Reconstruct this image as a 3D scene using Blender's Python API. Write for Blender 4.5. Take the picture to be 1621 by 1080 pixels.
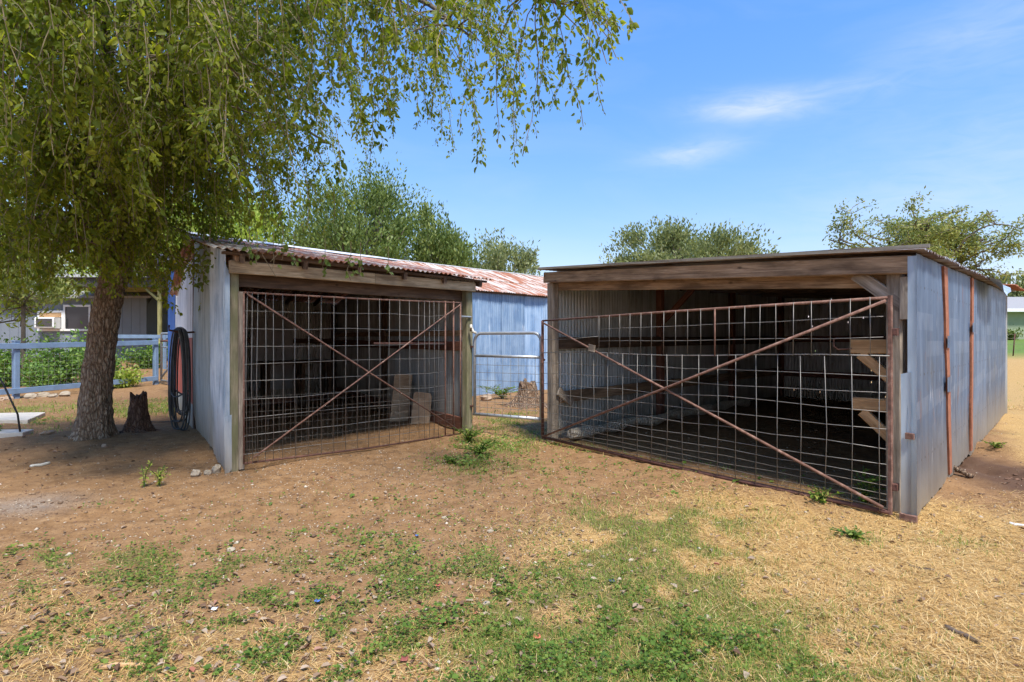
import bpy, math, random
import numpy as np
from mathutils import Vector, Matrix

for o in list(bpy.data.objects):
    bpy.data.objects.remove(o)
scene = bpy.context.scene
COL = scene.collection
random.seed(7)
RNG = np.random.default_rng(11)

# ------------------------------------------------------------------ camera
H, F, CX, CY = 1.45, 900.0, 810.5, 540.0
cam_data = bpy.data.cameras.new("camera")
cam_data.sensor_width = 36.0
cam_data.lens = 36.0 * F / 1621.0
cam_data.clip_end = 2000
cam = bpy.data.objects.new("camera", cam_data)
cam.location = (0, 0, H)
cam.rotation_euler = (math.radians(90), 0, 0)
COL.objects.link(cam)
scene.camera = cam

# ------------------------------------------------------------------ sky, sun, exposure
SUN = Vector((0.20, -0.47, 0.86)).normalized()
elev = math.asin(SUN.z)
rot = math.atan2(SUN.x, SUN.y)
world = bpy.data.worlds.new("World")
scene.world = world
world.use_nodes = True
wn = world.node_tree
wn.nodes.clear()
w_out = wn.nodes.new("ShaderNodeOutputWorld")
w_bg = wn.nodes.new("ShaderNodeBackground")
w_bg.inputs["Strength"].default_value = 0.15
sky = wn.nodes.new("ShaderNodeTexSky")
sky.sky_type = 'NISHITA'
sky.sun_disc = False
sky.sun_elevation = elev
sky.sun_rotation = rot
sky.altitude = 150
sky.air_density = 1.0
sky.dust_density = 0.1
sky.ozone_density = 2.2


def wmath(op, a, b=None):
    n = wn.nodes.new("ShaderNodeMath")
    n.operation = op
    for i, v in enumerate((a, b)):
        if v is None:
            continue
        if isinstance(v, (int, float)):
            n.inputs[i].default_value = v
        else:
            wn.links.new(v, n.inputs[i])
    return n.outputs[0]


# thin cirrus: noise over azimuth and elevation, thicker in two wisps
w_tc = wn.nodes.new("ShaderNodeTexCoord")
w_sep = wn.nodes.new("ShaderNodeSeparateXYZ")
wn.links.new(w_tc.outputs["Generated"], w_sep.inputs[0])
az = wmath('ARCTAN2', w_sep.outputs[0], w_sep.outputs[1])
el = wmath('ARCSINE', w_sep.outputs[2])
w_comb = wn.nodes.new("ShaderNodeCombineXYZ")
wn.links.new(wmath('ADD', wmath('MULTIPLY', az, 2.2), wmath('MULTIPLY', el, -2.0)), w_comb.inputs[0])
wn.links.new(wmath('ADD', wmath('MULTIPLY', el, 9.0), wmath('MULTIPLY', az, 1.2)), w_comb.inputs[1])
w_noise = wn.nodes.new("ShaderNodeTexNoise")
w_noise.inputs["Scale"].default_value = 1.3
w_noise.inputs["Detail"].default_value = 7
w_noise.inputs["Roughness"].default_value = 0.52
w_noise.inputs["Distortion"].default_value = 0.6
wn.links.new(w_comb.outputs[0], w_noise.inputs["Vector"])


def wisp(a0, e0, ra, re, tilt):
    da = wmath('SUBTRACT', az, a0)
    de = wmath('ADD', wmath('SUBTRACT', el, e0), wmath('MULTIPLY', da, tilt))
    q = wmath('ADD', wmath('POWER', wmath('ABSOLUTE', wmath('DIVIDE', da, ra)), 2.0),
              wmath('POWER', wmath('ABSOLUTE', wmath('DIVIDE', de, re)), 2.0))
    return wmath('EXPONENT', wmath('MULTIPLY', q, -1.0))


veil = wmath('MULTIPLY', wmath('MAXIMUM', wmath('SUBTRACT', w_noise.outputs["Fac"], 0.48), 0.0), 0.3)
wisps = wmath('ADD', wisp(0.40, 0.362, 0.085, 0.020, 0.10), wmath('MULTIPLY', wisp(0.305, 0.305, 0.07, 0.018, -0.05), 0.75))
for a0, e0, ra, re, tl, k in ((0.66, 0.22, 0.40, 0.10, -0.35, 0.30), (0.50, 0.372, 0.10, 0.012, 0.12, 0.3), (0.75, 0.42, 0.2, 0.05, -0.3, 0.3), (-0.9, 0.5, 0.3, 0.05, 0.1, 0.4), (1.9, 0.5, 0.4, 0.06, 0.1, 0.5), (2.9, 0.4, 0.4, 0.05, -0.1, 0.4)):
    wisps = wmath('ADD', wisps, wmath('MULTIPLY', wisp(a0, e0, ra, re, tl), k))
w_fine = wn.nodes.new("ShaderNodeTexNoise")
w_fine.inputs["Scale"].default_value = 5.0
w_fine.inputs["Detail"].default_value = 8
w_fine.inputs["Roughness"].default_value = 0.6
w_fine.inputs["Distortion"].default_value = 1.2
wn.links.new(w_comb.outputs[0], w_fine.inputs["Vector"])
ragged_w = wmath('MULTIPLY', wmath('MAXIMUM', wmath('SUBTRACT', wmath('ADD', w_fine.outputs["Fac"], wmath('MULTIPLY', w_noise.outputs["Fac"], 0.6)), 0.42), 0.0), 1.15)
w_fac = wmath('MINIMUM', wmath('ADD', veil, wmath('MULTIPLY', wisps, ragged_w)), 0.8)
# the photograph's tone-mapped sky: one tone curve per channel over the whole dome
w_sc = wn.nodes.new("ShaderNodeSeparateColor")
w_cc = wn.nodes.new("ShaderNodeCombineColor")
wn.links.new(sky.outputs[0], w_sc.inputs[0])
for ch, (k_, g_) in enumerate(((0.345, 1.12), (0.62, 0.70), (1.76, 0.22))):
    wn.links.new(wmath('MULTIPLY', wmath('POWER', w_sc.outputs[ch], g_), k_), w_cc.inputs[ch])
w_mix = wn.nodes.new("ShaderNodeMix")
w_mix.data_type = 'RGBA'
wn.links.new(w_fac, w_mix.inputs["Factor"])
wn.links.new(w_cc.outputs[0], w_mix.inputs["A"])
w_mix.inputs["B"].default_value = (2.1, 2.2, 2.5, 1)
wn.links.new(w_mix.outputs["Result"], w_bg.inputs["Color"])
wn.links.new(w_bg.outputs[0], w_out.inputs["Surface"])

sun_data = bpy.data.lights.new("sun", 'SUN')
sun_data.energy = 2.1
sun_data.angle = math.radians(9)
sun_data.color = (1.0, 0.96, 0.89)
sun = bpy.data.objects.new("sun", sun_data)
sun.rotation_euler = SUN.to_track_quat('Z', 'Y').to_euler()
sun.location = (20, -15, 40)
COL.objects.link(sun)

vs = scene.view_settings
vs.view_transform = 'Standard'
vs.look = 'None'
vs.exposure = 1.62
vs.gamma = 1.0
vs.use_curve_mapping = False
scene.cycles.use_denoising = True
scene.cycles.use_adaptive_sampling = True
scene.cycles.adaptive_threshold = 0.02
scene.cycles.max_bounces = 6
scene.cycles.diffuse_bounces = 3
scene.cycles.transparent_max_bounces = 8

# ------------------------------------------------------------------ helpers


def vnoise(x, y, seed=0):
    x = np.asarray(x, float); y = np.asarray(y, float)
    xi = np.floor(x).astype(np.int64); yi = np.floor(y).astype(np.int64)
    xf = x - xi; yf = y - yi
    u = xf * xf * (3 - 2 * xf); v = yf * yf * (3 - 2 * yf)

    def h(a, b):
        n = (a * 374761393 + b * 668265263 + seed * 1442695041) & 0x7fffffff
        n = ((n ^ (n >> 13)) * 1274126177) & 0x7fffffff
        return ((n ^ (n >> 16)) & 0xffff) / 65535.0
    return (h(xi, yi) * (1 - u) + h(xi + 1, yi) * u) * (1 - v) + (h(xi, yi + 1) * (1 - u) + h(xi + 1, yi + 1) * u) * v


def fbm(x, y, seed=0, octs=4):
    s = 0; a = 0.5
    for i in range(octs):
        s = s + a * vnoise(np.asarray(x) * 2 ** i, np.asarray(y) * 2 ** i, seed + i * 17)
        a *= 0.5
    return s / (1 - 0.5 ** octs)


def gpt(px, py):
    """ground point (flat ground) for a measured spot of the photograph"""
    d = H * F / (py - CY)
    return ((px - CX) * d / F, d)


def blob(x, y, px, py, rx, ry):
    X0, D = gpt(px, py)
    ax = rx * D / F; ay = ry * D * D / (H * F)
    return np.exp(-(((x - X0) / ax) ** 2 + ((y - D) / ay) ** 2))


# shed frames (measured): left shed front A->B, right shed front C->D
A = np.array([-3.10, 6.27]); B = np.array([-0.68, 9.0])
E1 = (B - A) / np.linalg.norm(B - A); LW = float(np.linalg.norm(B - A))
G1 = np.array([-0.56, 0.8285])
Cc = np.array([0.55, 8.31]); D = np.array([3.27, 4.694])
E2 = (D - Cc) / np.linalg.norm(D - Cc); RW = float(np.linalg.norm(D - Cc))
G2 = np.array([0.702, 0.712])


def gz(x, y):
    x = np.asarray(x, float); y = np.asarray(y, float)
    dist = np.sqrt(x * x + y * y)
    t = np.clip(y - 15.5, 0, 60)
    z = 0.052 * t * np.clip(t / 6, 0, 1)
    z = z + (fbm(x * 0.7, y * 0.7, 3, 3) - 0.5) * 0.07
    z = z + (fbm(x * 4, y * 4, 5, 3) - 0.5) * 0.035 * np.clip(1.6 - dist / 14, 0.2, 1)
    z = z + (fbm(x * 12, y * 12, 9, 3) - 0.5) * 0.03 * np.clip(1.5 - dist / 10, 0, 1)
    # dug hollow and clods beside the right shed wall
    hol = blob(x, y, 1545, 735, 26, 22)
    z = z - 0.09 * hol + 0.09 * blob(x, y, 1590, 715, 22, 16) + 0.06 * blob(x, y, 1500, 765, 24, 12) + hol * (fbm(x * 9, y * 9, 31, 3) - 0.5) * 0.12
    z = z - 0.022 * np.clip((fbm(x * 2.6 + 9, y * 1.3, 57, 3) - 0.55) * 6, 0, 1) * np.clip(1.4 - dist / 12, 0, 1)
    # rise round the big tree
    z = z + 0.05 * np.exp(-(((x + 6.1) / 1.2) ** 2 + ((y - 8.3) / 1.0) ** 2))
    return z


def g1(x, y):
    return float(gz(np.array([x]), np.array([y]))[0])


def np_mesh(name, V, Fc, mat=None, parent=None, smooth=False, rnd=None, mats=None):
    """Fc: (m,k) int array or list of faces"""
    me = bpy.data.meshes.new(name)
    if isinstance(Fc, np.ndarray):
        m, k = Fc.shape
        me.vertices.add(len(V))
        me.vertices.foreach_set("co", np.asarray(V, np.float32).ravel())
        me.loops.add(m * k)
        me.loops.foreach_set("vertex_index", Fc.astype(np.int32).ravel())
        me.polygons.add(m)
        me.polygons.foreach_set("loop_start", np.arange(0, m * k, k, dtype=np.int32))
        try:
            me.polygons.foreach_set("loop_total", np.full(m, k, np.int32))
        except Exception:
            pass
        me.update(calc_edges=True)
    else:
        me.from_pydata([tuple(v) for v in V], [], Fc)
        me.update()
    if smooth:
        me.polygons.foreach_set("use_smooth", np.ones(len(me.polygons), bool))
    if rnd is not None:
        for key, arr in (rnd.items() if isinstance(rnd, dict) else (("rnd", rnd),)):
            at = me.attributes.new(key, 'FLOAT', 'POINT')
            at.data.foreach_set("value", np.asarray(arr, np.float32))
    if mat:
        me.materials.append(mat)
    o = bpy.data.objects.new(name, me)
    COL.objects.link(o)
    if parent:
        adopt(o, parent)
    return o


def adopt(o, parent):
    o.parent = parent
    o.matrix_parent_inverse = full(parent).inverted()


def full(o):
    m = Matrix.LocRotScale(o.location, o.rotation_euler, o.scale)
    if o.parent:
        return full(o.parent) @ o.matrix_parent_inverse @ m
    return m


def thing(name, label, cat, loc, group=None):
    o = bpy.data.objects.new(name, None)
    o.empty_display_size = 0.1
    o.location = loc
    COL.objects.link(o)
    return tag(o, label, cat, group)


def tag(o, label, cat, group=None):
    o["label"] = label; o["category"] = cat
    if group:
        o["group"] = group
    return o


def kind(o, k):
    o["kind"] = k
    return o


def v3(p, z=None):
    return Vector((float(p[0]), float(p[1]), float(p[2] if z is None else z)))


def place(o, origin, xd, yd, zd):
    m = Matrix(((xd[0], yd[0], zd[0], origin[0]), (xd[1], yd[1], zd[1], origin[1]), (xd[2], yd[2], zd[2], origin[2]), (0, 0, 0, 1)))
    loc, r, s = m.decompose()
    o.location = loc; o.rotation_mode = 'XYZ'; o.rotation_euler = r.to_euler()


def beam(name, p0, p1, w, h, mat, parent=None, up=(0, 0, 1), rough=0.004, twist=0.0):
    """sawn timber from p0 to p1; w across, h along up; worn edges"""
    p0 = Vector(p0); p1 = Vector(p1)
    x = (p1 - p0); L = x.length; x.normalize()
    upv = Vector(up)
    if abs(x.dot(upv)) > 0.98:
        upv = Vector((0.3, 1, 0))
    y = upv.cross(x).normalized(); z = x.cross(y)
    n = max(3, int(L / 0.35))
    prof = []
    b = min(w, h) * 0.12
    for sx, sz in ((-1, -1), (1, -1), (1, 1), (-1, 1)):
        if sx * sz > 0:
            prof += [(sx * w / 2, sz * (h / 2 - b)), (sx * (w / 2 - b), sz * h / 2)] if sx < 0 else [(sx * w / 2, sz * (h / 2 - b)), (sx * (w / 2 - b), sz * h / 2)]
        else:
            prof += [(sx * (w / 2 - b), sz * h / 2), (sx * w / 2, sz * (h / 2 - b))]
    k = len(prof)
    V = []; Fc = []
    sag = random.uniform(-1, 1) * rough
    for i in range(n + 1):
        t = i / n
        off = sag * math.sin(math.pi * t) * 2
        for (a, c) in prof:
            V.append((t * L, a + random.uniform(-rough, rough) * 0.5 + off, c + random.uniform(-rough, rough) * 0.5))
    for i in range(n):
        for j in range(k):
            Fc.append((i * k + j, i * k + (j + 1) % k, (i + 1) * k + (j + 1) % k, (i + 1) * k + j))
    Fc.append(tuple(range(k))[::-1]); Fc.append(tuple(n * k + j for j in range(k)))
    o = np_mesh(name, V, Fc, mat)
    place(o, p0, x, y, z)
    if parent:
        adopt(o, parent)
    return o


def catmull(pts, n):
    pts = [np.array(p, float) for p in pts]
    P = [2 * pts[0] - pts[1]] + pts + [2 * pts[-1] - pts[-2]]
    out = []
    segs_ = len(pts) - 1
    for k in range(n + 1):
        u = k / n * segs_
        i = min(int(u), segs_ - 1); t = u - i
        p0, p1, p2, p3 = P[i], P[i + 1], P[i + 2], P[i + 3]
        out.append(0.5 * ((2 * p1) + (-p0 + p2) * t + (2 * p0 - 5 * p1 + 4 * p2 - p3) * t * t + (-p0 + 3 * p1 - 3 * p2 + p3) * t ** 3))
    return np.array(out)


def sweep(pts, radii, sides=6, cap=True):
    pts = [Vector(p) for p in pts]
    n = len(pts)
    if isinstance(radii, (int, float)):
        radii = [radii] * n
    V = []; Fc = []
    ref = None
    for i in range(n):
        t = (pts[min(i + 1, n - 1)] - pts[max(i - 1, 0)]).normalized()
        if ref is None:
            ref = Vector((0, 0, 1)) if abs(t.z) < 0.9 else Vector((1, 0, 0))
        a = (ref - t * ref.dot(t)).normalized()
        ref = a
        b = t.cross(a)
        for j in range(sides):
            an = 2 * math.pi * j / sides
            V.append(pts[i] + (a * math.cos(an) + b * math.sin(an)) * radii[i])
    for i in range(n - 1):
        for j in range(sides):
            Fc.append((i * sides + j, i * sides + (j + 1) % sides, (i + 1) * sides + (j + 1) % sides, (i + 1) * sides + j))
    if cap:
        Fc.append(tuple(range(sides))[::-1]); Fc.append(tuple((n - 1) * sides + j for j in range(sides)))
    return V, Fc


def tube(name, pts, r, mat, parent=None, sides=6):
    V, Fc = sweep(pts, r, sides)
    return np_mesh(name, V, Fc, mat, parent, smooth=sides > 4)


def sheet(name, origin, xd, up, width, v0, v1, mat, parent=None, pitch=0.076, amp=0.009, per=6, nv=7,
          ragged=0.0, bow=0.0, holes=0, phase=0.0, flare=0.0):
    """corrugated metal sheet; v0 / v1 = (left, right) lower and upper edges along up"""
    x = Vector(xd).normalized(); ui = Vector(up).normalized(); nrm = ui.cross(x).normalized()
    u = x.cross(nrm); kx = ui.dot(x); ku = ui.dot(u)
    nu = max(4, int(width / pitch * per))
    us = np.linspace(0, width, nu + 1)
    V = np.zeros((nv + 1, nu + 1, 3))
    lo = v0[0] + (v0[1] - v0[0]) * us / width
    hi = v1[0] + (v1[1] - v1[0]) * us / width
    if ragged:
        lo = lo + ragged * (fbm(us * 9 + random.random() * 50, us * 0, 3, 3) - 0.5) * 2
    s1, s2 = random.random() * 50, random.random() * 50
    for j in range(nv + 1):
        t = j / nv
        vv = lo + (hi - lo) * t
        V[j, :, 0] = us + kx * vv
        V[j, :, 2] = vv * ku
        V[j, :, 1] = amp * np.sin(2 * np.pi * us / pitch + phase) + bow * (fbm(us * 1.3 + s1, vv * 1.3 + s2, 1, 3) - 0.5) * 2 + flare * max(0, 0.25 - t) ** 2
    idx = np.arange((nv + 1) * (nu + 1)).reshape(nv + 1, nu + 1)
    Fq = np.stack([idx[:-1, :-1], idx[:-1, 1:], idx[1:, 1:], idx[1:, :-1]], -1).reshape(-1, 4)
    if holes:
        keep = np.ones(len(Fq), bool)
        keep[RNG.choice(len(Fq), holes, replace=False)] = False
        Fq = Fq[keep]
    o = np_mesh(name, V.reshape(-1, 3), Fq, mat, None, smooth=True)
    place(o, Vector(origin), x, nrm, u)
    # nrm is the local y axis so that the ribs stand out of the wall
    if parent:
        adopt(o, parent)
    return o


# ------------------------------------------------------------------ materials
def newmat(name):
    m = bpy.data.materials.new(name)
    m.use_nodes = True
    nt = m.node_tree
    b = nt.nodes["Principled BSDF"]
    return m, nt, b


class NT:
    def __init__(s, nt):
        s.nt = nt

    def n(s, t, **kw):
        nd = s.nt.nodes.new(t)
        for k, v in kw.items():
            setattr(nd, k, v)
        return nd

    def set(s, sock, v):
        if hasattr(v, "is_linked"):
            s.nt.links.new(v, sock)
        else:
            sock.default_value = v

    def math(s, op, a, b=0.0, clamp=False):
        nd = s.n("ShaderNodeMath", operation=op, use_clamp=clamp)
        s.set(nd.inputs[0], a); s.set(nd.inputs[1], b)
        return nd.outputs[0]

    def coords(s, scale=(1, 1, 1), rand=True, src="Object"):
        tc = s.n("ShaderNodeTexCoord")
        mp = s.n("ShaderNodeMapping")
        s.set(mp.inputs["Vector"], tc.outputs[src])
        mp.inputs["Scale"].default_value = scale
        out = mp.outputs[0]
        if rand:
            oi = s.n("ShaderNodeObjectInfo")
            add = s.n("ShaderNodeVectorMath", operation='ADD')
            s.set(add.inputs[0], out)
            k = s.math('MULTIPLY', oi.outputs["Random"], 37.0)
            cb = s.n("ShaderNodeCombineXYZ")
            for i in range(3):
                s.set(cb.inputs[i], k)
            s.set(add.inputs[1], cb.outputs[0])
            out = add.outputs[0]
        return out

    def noise(s, vec, scale=5, detail=4, rough=0.55, dist=0.0):
        nd = s.n("ShaderNodeTexNoise")
        s.set(nd.inputs["Vector"], vec)
        nd.inputs["Scale"].default_value = scale
        nd.inputs["Detail"].default_value = detail
        nd.inputs["Roughness"].default_value = rough
        nd.inputs["Distortion"].default_value = dist
        return nd.outputs["Fac"]

    def ramp(s, fac, stops, interp='LINEAR'):
        nd = s.n("ShaderNodeValToRGB")
        cr = nd.color_ramp
        cr.interpolation = interp
        while len(cr.elements) < len(stops):
            cr.elements.new(0.5)
        for e, (p, c) in zip(cr.elements, stops):
            e.position = p
            e.color = (c[0], c[1], c[2], 1) if not isinstance(c, (int, float)) else (c, c, c, 1)
        s.set(nd.inputs[0], fac)
        return nd.outputs[0]

    def mix(s, fac, a, b):
        nd = s.n("ShaderNodeMix", data_type='RGBA')
        s.set(nd.inputs["Factor"], fac)
        for key, v in (("A", a), ("B", b)):
            if isinstance(v, tuple) and len(v) == 3:
                v = (*v, 1)
            s.set(nd.inputs[key], v)
        return nd.outputs["Result"]

    def bump(s, h, strength=0.3, dist=0.01):
        nd = s.n("ShaderNodeBump")
        nd.inputs["Strength"].default_value = strength
        nd.inputs["Distance"].default_value = dist
        s.set(nd.inputs["Height"], h)
        return nd.outputs[0]

    def attr(s, name):
        nd = s.n("ShaderNodeAttribute", attribute_name=name)
        return nd.outputs["Fac"]


def wood(name, dark, mid, light, rough=0.85, moss=None, paint=None):
    m, nt, b = newmat(name); q = NT(nt)
    c1 = q.coords((2.2, 38, 38)); c2 = q.coords((1.2, 4, 4))
    g = q.noise(c1, 1.0, 6, 0.65, 0.8)
    col = q.ramp(g, [(0.28, dark), (0.5, mid), (0.72, light)])
    big = q.noise(c2, 1.6, 4, 0.6)
    col = q.mix(q.math('MULTIPLY', q.ramp(big, [(0.42, 0.0), (0.68, 1.0)]), 0.75), col, tuple(c * 0.6 for c in dark))
    c3 = q.coords((0.5, 1.0, 1.0))
    knots = q.n("ShaderNodeTexVoronoi"); q.set(knots.inputs["Vector"], c3); knots.inputs["Scale"].default_value = 5.0
    col = q.mix(q.ramp(knots.outputs["Distance"], [(0.03, 0.8), (0.09, 0.0)]), col, tuple(c * 0.5 for c in dark))
    if moss:
        col = q.mix(q.ramp(q.noise(c2, 3.0, 5, 0.6), [(0.40, 0.0), (0.62, 0.75)]), col, moss)
    q.set(b.inputs["Base Color"], col)
    b.inputs["Roughness"].default_value = rough
    q.set(b.inputs["Normal"], q.bump(g, 0.55, 0.006))
    return m


def galv(name, base, light, dark, blotch=0.5, rust=0.0, metallic=0.25, rough=0.5, soil=True, white=0.0, stencil=False):
    m, nt, b = newmat(name); q = NT(nt)
    c1 = q.coords((9, 9, 0.7)); c2 = q.coords((1.1, 1.1, 1.1)); c3 = q.coords((14, 14, 14)); c0 = q.coords(rand=False)
    st = q.noise(c1, 1.0, 6, 0.6, 0.2)
    col = q.ramp(st, [(0.30, dark), (0.48, base), (0.70, light)])
    bl = q.noise(c2, 1.7, 6, 0.62, 0.4)
    col = q.mix(q.math('MULTIPLY', q.ramp(bl, [(0.42, 0.0), (0.66, 1.0)]), blotch), col, light)
    c4 = q.coords((16, 16, 1.6))
    if white:
        dr = q.math('MULTIPLY', q.ramp(q.noise(c4, 1.0, 5, 0.7), [(0.60, 0.0), (0.70, 1.0)]), q.ramp(q.noise(c2, 2.3, 3), [(0.47, 0.0), (0.6, 1.0)]))
        col = q.mix(q.math('MULTIPLY', dr, white), col, (0.72, 0.75, 0.80))
    oi = q.n("ShaderNodeObjectInfo")
    hs = q.n("ShaderNodeHueSaturation"); q.set(hs.inputs["Color"], col)
    q.set(hs.inputs["Value"], q.math('ADD', 0.84, q.math('MULTIPLY', oi.outputs["Random"], 0.32)))
    col = hs.outputs[0]
    sp = q.noise(c3, 1.0, 4, 0.7)
    col = q.mix(q.ramp(sp, [(0.70, 0.0), (0.76, 0.7)]), col, tuple(c * 0.45 for c in dark))
    if rust:
        rs = q.math('MULTIPLY', q.ramp(q.noise(q.coords((5, 5, 2.0)), 1.0, 6, 0.7), [(0.60, 0.0), (0.68, 1.0)]), rust)
        col = q.mix(rs, col, (0.22, 0.075, 0.03))
    if soil:
        sep = q.n("ShaderNodeSeparateXYZ"); q.set(sep.inputs[0], c0)
        zz = q.math('ADD', sep.outputs[2], q.math('MULTIPLY', q.math('SUBTRACT', bl, 0.5), -0.5))
        col = q.mix(q.ramp(zz, [(0.0, 0.8), (0.75, 0.0)]), col, (0.30, 0.235, 0.15))
    if stencil:
        sep2 = q.n("ShaderNodeSeparateXYZ"); q.set(sep2.inputs[0], c0)
        zx = sep2.outputs[2]; xx = sep2.outputs[0]
        tot = None
        for (zc, hh, x0, x1, slope) in ((1.62, 0.075, 0.02, 0.85, 0.0), (1.38, 0.07, 0.55, 1.75, 0.0), (0.86, 0.075, 0.0, 1.9, 0.06)):
            dz = q.math('ABSOLUTE', q.math('SUBTRACT', zx, q.math('ADD', zc, q.math('MULTIPLY', xx, slope))))
            band = q.math('MULTIPLY', q.math('LESS_THAN', dz, hh), q.math('MULTIPLY', q.math('GREATER_THAN', xx, x0), q.math('LESS_THAN', xx, x1)))
            tot = band if tot is None else q.math('MAXIMUM', tot, band)
        fx = q.math('ABSOLUTE', q.math('SUBTRACT', q.math('FRACT', q.math('MULTIPLY', xx, 6.0)), 0.5))
        nails = None
        for zc in (0.42, 1.14, 1.88):
            nz_ = q.math('MULTIPLY', q.math('LESS_THAN', q.math('ABSOLUTE', q.math('SUBTRACT', zx, q.math('ADD', zc, q.math('MULTIPLY', bl, 0.05)))), 0.010), q.math('LESS_THAN', fx, 0.07))
            nails = nz_ if nails is None else q.math('MAXIMUM', nails, nz_)
        col = q.mix(q.math('MULTIPLY', nails, 0.85), col, (0.03, 0.022, 0.02))
        wv = q.noise(q.coords((26, 26, 3.0), rand=False), 1.0, 2, 0.5)
        strokes = q.ramp(wv, [(0.44, 0.15), (0.56, 0.8)])
        col = q.mix(q.math('MULTIPLY', q.math('MULTIPLY', tot, strokes), q.math('MULTIPLY', bl, 0.24)), col, (0.62, 0.66, 0.72))
    q.set(b.inputs["Base Color"], col)
    b.inputs["Metallic"].default_value = metallic
    q.set(b.inputs["Roughness"], q.ramp(bl, [(0.3, rough - 0.06), (0.7, rough + 0.18)]))
    q.set(b.inputs["Normal"], q.bump(q.noise(c2, 6, 5, 0.6), 0.12, 0.01))
    return m


def plain(name, col, rough=0.6, metallic=0.0, var=0.25, scale=6.0, bump=0.15):
    m, nt, b = newmat(name); q = NT(nt)
    nz = q.noise(q.coords((1, 1, 1)), scale, 6, 0.6)
    q.set(b.inputs["Base Color"], q.ramp(nz, [(0.25, tuple(c * (1 - var) for c in col)), (0.5, col), (0.78, tuple(min(1, c * (1 + var)) for c in col))]))
    b.inputs["Roughness"].default_value = rough
    b.inputs["Metallic"].default_value = metallic
    if bump:
        q.set(b.inputs["Normal"], q.bump(nz, bump, 0.01))
    return m


def rusty(name, c0, c1, c2, rough=0.8):
    m, nt, b = newmat(name); q = NT(nt)
    nz = q.noise(q.coords((1, 1, 1)), 14, 6, 0.7)
    q.set(b.inputs["Base Color"], q.ramp(nz, [(0.3, c0), (0.52, c1), (0.72, c2)]))
    b.inputs["Roughness"].default_value = rough
    q.set(b.inputs["Normal"], q.bump(nz, 0.3, 0.003))
    return m


def leafmat(name, stops, trans=0.35, rough=0.5):
    m, nt, b = newmat(name); q = NT(nt)
    r = q.attr("rnd")
    col = q.ramp(r, stops)
    q.set(b.inputs["Base Color"], col)
    b.inputs["Roughness"].default_value = rough
    b.inputs["Specular IOR Level"].default_value = 0.3
    tr = q.n("ShaderNodeBsdfTranslucent")
    hsv = q.n("ShaderNodeHueSaturation"); q.set(hsv.inputs["Color"], col)
    hsv.inputs["Hue"].default_value = 0.485; hsv.inputs["Saturation"].default_value = 1.1; hsv.inputs["Value"].default_value = 1.6
    q.set(tr.inputs["Color"], hsv.outputs[0])
    mx = q.n("ShaderNodeMixShader"); mx.inputs[0].default_value = trans
    q.set(mx.inputs[1], b.outputs[0]); q.set(mx.inputs[2], tr.outputs[0])
    q.set(nt.nodes["Material Output"].inputs["Surface"], mx.outputs[0])
    return m


def roofrust(name, red=(0.38, 0.15, 0.075), white=(0.56, 0.49, 0.43), amount=0.5):
    m, nt, b = newmat(name); q = NT(nt)
    st = q.noise(q.coords((7, 7, 0.9)), 1.0, 6, 0.62, 0.3)
    big = q.noise(q.coords((1.3, 1.3, 0.8)), 1.5, 4, 0.6)
    mixf = q.ramp(q.math('ADD', q.math('MULTIPLY', st, 0.65), q.math('MULTIPLY', big, 0.35)), [(amount - 0.03, 0.0), (amount + 0.05, 1.0)])
    fine = q.noise(q.coords((20, 20, 12)), 1.0, 4)
    redc = q.ramp(fine, [(0.3, tuple(c * 0.65 for c in red)), (0.7, tuple(c * 1.2 for c in red))])
    q.set(b.inputs["Base Color"], q.mix(mixf, redc, white))
    b.inputs["Roughness"].default_value = 0.65
    b.inputs["Metallic"].default_value = 0.1
    return m


M_wood = wood("weathered_wood", (0.139, 0.084, 0.048), (0.354, 0.233, 0.139), (0.576, 0.409, 0.270))
M_wood_grey = wood("grey_weathered_wood", (0.160, 0.123, 0.090), (0.348, 0.283, 0.217), (0.551, 0.464, 0.377))
M_wood_dark = wood("dark_wood", (0.056, 0.035, 0.022), (0.131, 0.083, 0.053), (0.213, 0.144, 0.094))
M_wood_moss = wood("green_treated_wood", (0.125, 0.106, 0.062), (0.275, 0.237, 0.150), (0.425, 0.362, 0.250), moss=(0.15, 0.155, 0.07))
M_wood_new = wood("fresh_lumber", (0.338, 0.182, 0.078), (0.546, 0.325, 0.156), (0.715, 0.481, 0.260))
M_wood_cream = wood("pale_header_wood", (0.225, 0.150, 0.083), (0.495, 0.375, 0.232), (0.690, 0.555, 0.375))
M_wood_red = wood("red_brown_board", (0.091, 0.036, 0.023), (0.208, 0.085, 0.052), (0.312, 0.143, 0.091))
M_yellow = wood("yellow_green_post", (0.22, 0.20, 0.07), (0.36, 0.33, 0.14), (0.46, 0.42, 0.2))
M_ply = wood("raw_plywood", (0.34, 0.22, 0.13), (0.50, 0.35, 0.22), (0.60, 0.45, 0.31))

M_side = galv("blue_grey_galvanised", (0.072, 0.115, 0.19), (0.155, 0.21, 0.30), (0.036, 0.06, 0.11), 0.6, 0.4, 0.3, 0.48, white=0.8, stencil=True)
M_trim = galv("pale_galvanised_trim", (0.27, 0.34, 0.42), (0.46, 0.53, 0.60), (0.17, 0.22, 0.29), 0.5, 0.1, 0.3, 0.45)
M_left = galv("pale_galvanised", (0.29, 0.375, 0.47), (0.60, 0.67, 0.73), (0.14, 0.20, 0.28), 0.75, 0.35, 0.25, 0.5, white=0.4)
M_left_green = galv("dull_galvanised", (0.30, 0.36, 0.38), (0.44, 0.50, 0.52), (0.20, 0.24, 0.25), 0.5, 0.06, 0.25, 0.55)
M_barn = galv("blue_white_corrugated", (0.18, 0.29, 0.46), (0.36, 0.47, 0.61), (0.095, 0.165, 0.30), 0.55, 0.10, 0.1, 0.6, soil=False, white=0.6)
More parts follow.
